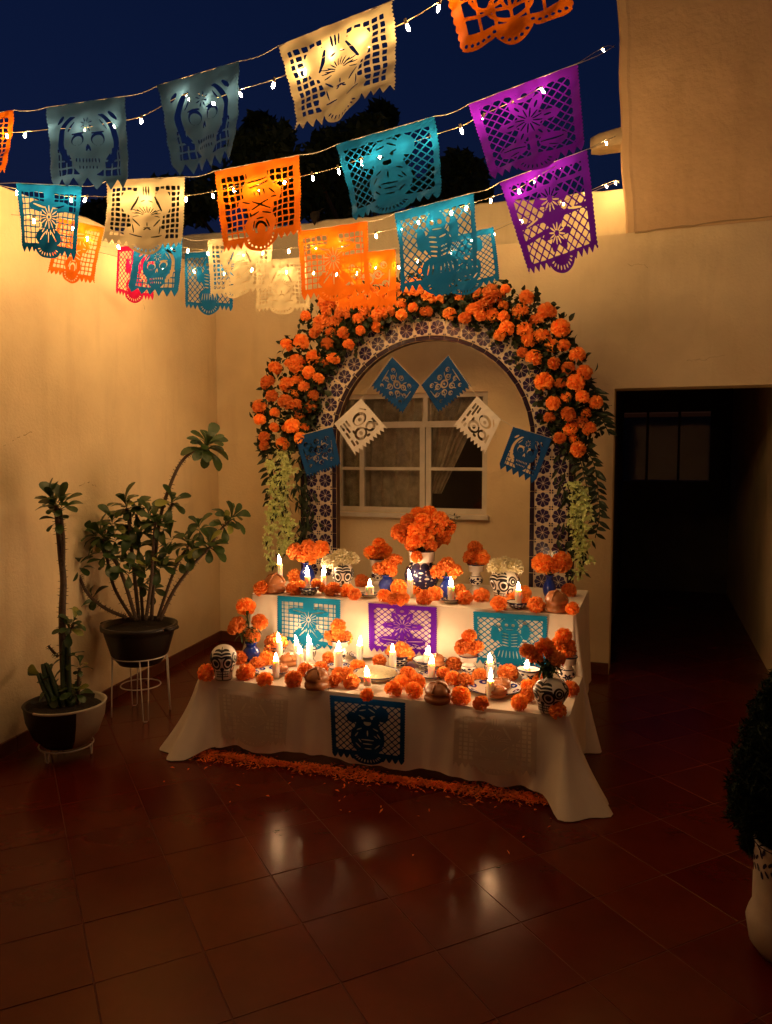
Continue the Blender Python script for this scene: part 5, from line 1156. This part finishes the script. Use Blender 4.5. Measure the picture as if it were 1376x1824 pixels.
def hoop(par, r, z): MB().tube([(r * math.cos(q), r * math.sin(q), z) for q in np.linspace(0, 2 * math.pi, 33)], .004, 6, cap=False).build('hoop', 'wire_white', par, True)
hoop(st, rr * .66, zb - .006)
for a in (-95, 25, 145): hairpin(st, rr * .62 * math.cos(R(a)), rr * .62 * math.sin(R(a)), zb - .006, .035)
def pp(x, y, dd=0): return at(x, y, d=d1 + dd)
stem(t, [pp(118, 1262), pp(113, 1170), pp(111, 1090), pp(113, 1035), pp(108, 985), pp(104, 940), pp(100, 900)], .021, .013, p1, 150)
stem(t, [pp(112, 1020), pp(113, 965, -.02), pp(110, 930, -.02), pp(107, 905, -.02)], .011, .009, p1, 60)
rosette(t, pp(98, 900) - p1, 13, .115, .042, (-.15, -.3, 1), .1); rosette(t, pp(110, 902) - p1, 9, .11, .04, (.3, -.3, 1), .0); rosette(t, pp(103, 925) - p1, 6, .09, .04, (.1, -.4, 1))
rosette(t, pp(122, 1120) - p1, 8, .085, .03, (.3, -.4, 1)); rosette(t, pp(120, 1170) - p1, 7, .08, .03, (-.3, -.4, 1)); rosette(t, pp(95, 1225) - p1, 9, .10, .03, (-.4, -.4, 1)); rosette(t, pp(135, 1235) - p1, 8, .09, .03, (.4, -.4, 1)); rosette(t, pp(112, 1240) - p1, 8, .09, .03, (0, -.5, 1))
rosette(t, pp(128, 1110) - p1, 6, .07, .03, (.6, 0, .6)); rosette(t, pp(142, 1085) - p1, 3, .07, .03, (.6, 0, .8)); stem(t, [pp(114, 1150), pp(125, 1125), pp(132, 1108)], .008, .006, p1, 25)
rosette(t, pp(142, 1188) - p1, 6, .07, .03, (.1, 0, 1)); stem(t, [pp(140, 1258), pp(140, 1215), pp(142, 1190)], .010, .008, p1, 20)
stem(t, [pp(104, 1170), pp(92, 1158), pp(86, 1150)], .009, .005, p1, 20); rosette(t, pp(75, 1205) - p1, 3, .09, .03, (-1, 0, .2), 0)
def cactus(pts, r):
    m = MB(); P = spline(pts, 5)
    for s in range(3):
        a = s * 2.09; off = Vector((math.cos(a), math.sin(a), 0)) * r; m.tube([q + off * (1 - .5 * (i / len(P)) ** 3) - p1 for i, q in enumerate(P)], [r * .75 * (1 - .45 * (i / (len(P) - 1)) ** 4) for i in range(len(P))], 7)
    m.build('cactus_stem', 'cactus', t, True)
cactus([pp(108, 1262, -.03), pp(94, 1225, -.03), pp(80, 1182, -.03)], .020); cactus([pp(100, 1262, -.05), pp(86, 1235, -.05), pp(70, 1200, -.05)], .014); cactus([pp(120, 1262, -.02), pp(118, 1200, -.02), pp(119, 1140, -.02)], .018)
# plant 2: black pot on a white wire stand
p2 = at(252, 1272, z=0); d2 = depth(p2); zr, zb = at(255, 1108, d=d2).z, at(255, 1172, d=d2).z; rr = 66 * d2 / F_PX
t = thing('potted_plant', 'large many-stemmed thorny plant on the wire stand in the corner', 'plant', p2)
tp = thing('plant_pot', 'black pot with handles on the white wire stand', 'pot', p2)
MB().lathe([(.0001, zb - .02), (rr * .55, zb - .02), (rr * .74, zb + .04), (rr * .90, zr - .06), (rr * .93, zr - .03), (rr, zr - .025), (rr, zr), (rr * .93, zr), (rr * .9, zr - .03), (.0001, zr - .035)], 32).build('body', 'pot_black', tp, True)
MB().lathe([(rr * .90, zr - .028), (.0001, zr - .018)], 20).build('soil', 'soil', tp, True)
for s in (-1, 1): MB().tube([(s * rr * .95, -.05, zr - .012), (s * rr * 1.07, -.04, zr - .012), (s * rr * 1.07, .04, zr - .012), (s * rr * .95, .05, zr - .012)], .012, 6).build('handle', 'pot_black', tp, True)
st = thing('plant_stand', 'white wire stand with hairpin legs under the black pot in the corner', 'plant stand', p2, group='white wire plant stands')
hoop(st, rr * .72, zb + .028); hoop(st, rr * .52, zb - .16)
for a in (-140, -45, 45, 140): hairpin(st, rr * .70 * math.cos(R(a)), rr * .70 * math.sin(R(a)), zb + .028, .05, (rr * .06 * math.cos(R(a)), rr * .06 * math.sin(R(a))))
def q2(x, y, dd=0): return at(x, y, d=d2 + dd)
S2 = [([(270, 1105), (276, 1000), (285, 925), (302, 868), (322, 825), (345, 803), (366, 797)], 0, .012, (374, 790, 17, .135, .055, (.5, -.25, .7))),
      ([(243, 1105), (218, 1025), (196, 985), (184, 960)], -.08, .012, (178, 940, 13, .12, .048, (-.4, -.3, 1))),
      ([(248, 1105), (237, 1000), (230, 930), (226, 905)], .04, .012, (223, 892, 13, .12, .048, (-.1, -.3, 1))),
      ([(255, 1105), (248, 1000), (243, 915)], .10, .011, (250, 890, 11, .12, .046, (.2, -.1, 1))),
      ([(285, 1105), (310, 1052), (345, 1005), (374, 975)], -.05, .012, (368, 955, 14, .12, .048, (.4, -.4, 1))),
      ([(280, 1105), (300, 1045), (318, 1000), (338, 970)], .05, .010, (330, 968, 10, .11, .042, (.2, -.3, 1))),
      ([(374, 975), (392, 945), (412, 925)], -.02, .008, (415, 912, 10, .11, .04, (.7, -.1, .6))),
      ([(260, 1105), (270, 1030), (274, 965), (277, 930)], -.10, .011, (272, 955, 9, .10, .042, (.1, -.5, 1))),
      ([(225, 1100), (190, 1085), (160, 1062), (145, 1036), (137, 1012)], -.06, .011, (146, 1004, 8, .10, .042, (.2, -.2, 1))),
      ([(300, 925), (305, 905), (308, 895)], 0, .007, (300, 900, 8, .11, .042, (.5, -.3, .8))),
      ([(238, 1105), (205, 1050), (192, 1000), (188, 955)], .06, .011, (190, 915, 9, .12, .045, (-.3, .1, 1)))]
for (q, dd, r, (lx, ly, ln, L, W, up)) in S2:
    stem(t, [q2(x, y, dd) for x, y in q], r, r * .75, p2, 26 * len(q)); e_ = Vector(q2(*q[-1], dd)); rosette(t, e_ - p2 + (q2(lx, ly, dd) - e_).normalized() * .01, ln, L, W, up)
for (x, y, n_) in ((255, 1040, 6), (230, 1020, 6), (285, 1010, 6), (300, 985, 5), (215, 1000, 5), (270, 1050, 6), (245, 975, 5), (165, 1065, 4), (185, 985, 5), (260, 1015, 6), (320, 1000, 4), (170, 955, 8), (200, 930, 8), (205, 960, 7), (235, 935, 7), (265, 915, 8), (290, 940, 6), (250, 950, 7), (345, 985, 7), (355, 940, 8), (305, 960, 6), (225, 975, 6), (280, 985, 6), (190, 1000, 5), (400, 935, 6)):
    rosette(t, q2(x, y, random.uniform(-.12, .1)) - p2, n_, .105, .04, (random.gauss(0, .4), -.4, 1))
# plant 3: dark bushy conifer in a white painted pot at the right edge
p3 = at(1405, 1700, z=0); d3 = depth(p3)
t = thing('planter', 'white planter with dark blue leaf ornaments at the right edge', 'planter', p3); zt = at(1400, 1492, d=d3).z; rr = size(66, p3)
zf = zt * .28
prof = [(rr * .75, 0), (rr * .98, zf * .35), (rr * 1.08, zf), (rr * 1.02, zf * 1.25), (rr * .93, zf * 1.5), (rr * .93, zt * .93), (rr * .96, zt)]
MB().lathe([(.0001, 0)] + prof + [(rr * .88, zt), (rr * .85, zt - .05), (.0001, zt - .06)], 40).build('body', 'planter_clay', t, True)
def pat_leaf(a, v):
    f = np.full_like(a, -1.0)
    for k in range(12):
        ca = k * math.pi / 6 - math.pi; da = (a - ca + math.pi) % (2 * math.pi) - math.pi
        for (ox, oy, sl) in ((0, .75, .5), (.14, .5, -.5), (-.12, .35, .6), (.1, .85, -.4), (-.2, .6, -.7), (.05, .2, .3), (.22, .3, .8), (-.08, .9, .9)):
            x_, y_ = da - ox, v - oy; f = np.maximum(f, ell(x_ + y_ * sl, y_ - x_ * sl * .5, 0, 0, .055, .11))
    return np.maximum(f, .02 - np.abs(v - .97))
paint(t, prof, zt * .68, zt * .99, pat_leaf, 'paint_blue', 150, 40)
MB().lathe([(rr * .86, zt - .045), (.0001, zt - .035)], 20).build('soil', 'soil', t)
t = thing('conifer_bush', 'dark bushy conifer growing in the white planter at the right edge', 'plant', (p3.x, p3.y, zt - .04))
o3 = Vector((p3.x, p3.y, zt - .04)); MB().tube([(0, 0, 0), (.01, 0, .25), (0, .01, .6)], [.018, .014, .006], 7).build('trunk', 'bark', t, True)
cs, rs = [], []
for (x, y, r) in ((1400, 1210, 22), (1385, 1240, 26), (1365, 1270, 26), (1400, 1280, 34), (1352, 1310, 28), (1380, 1330, 34), (1340, 1350, 30), (1375, 1380, 38), (1335, 1400, 32), (1365, 1430, 38), (1335, 1450, 32), (1360, 1475, 34), (1420, 1350, 50), (1430, 1430, 55), (1400, 1470, 44), (1325, 1425, 22), (1345, 1500, 22)):
    for q in range(2): cs.append(tuple(at(x, y, d=d3 + random.uniform(-.1, .1)) - o3)); rs.append(r * 1.05 * d3 / F_PX)
m = MB(); leaves(m, cs, rs, 16000, .018, 0, 1.0, .14); m.build('crown', 'conifer', t)
# ---- small dark leaf hanging over the parapet edge
hp = at(567, 376, y=YP - .05); v, f = leafpts(hp, (-.25, -.2, -1), (0, -1, 0), .12, .09, .3, 5)
m = MB().add(v, f); m.tube([hp + Vector((.03, .08, .05)), hp], .004, 5); tag(m.build('dry_leaf', 'wick', None, True), 'dark dry leaf hanging over the parapet edge beside the orange flag', 'leaf')
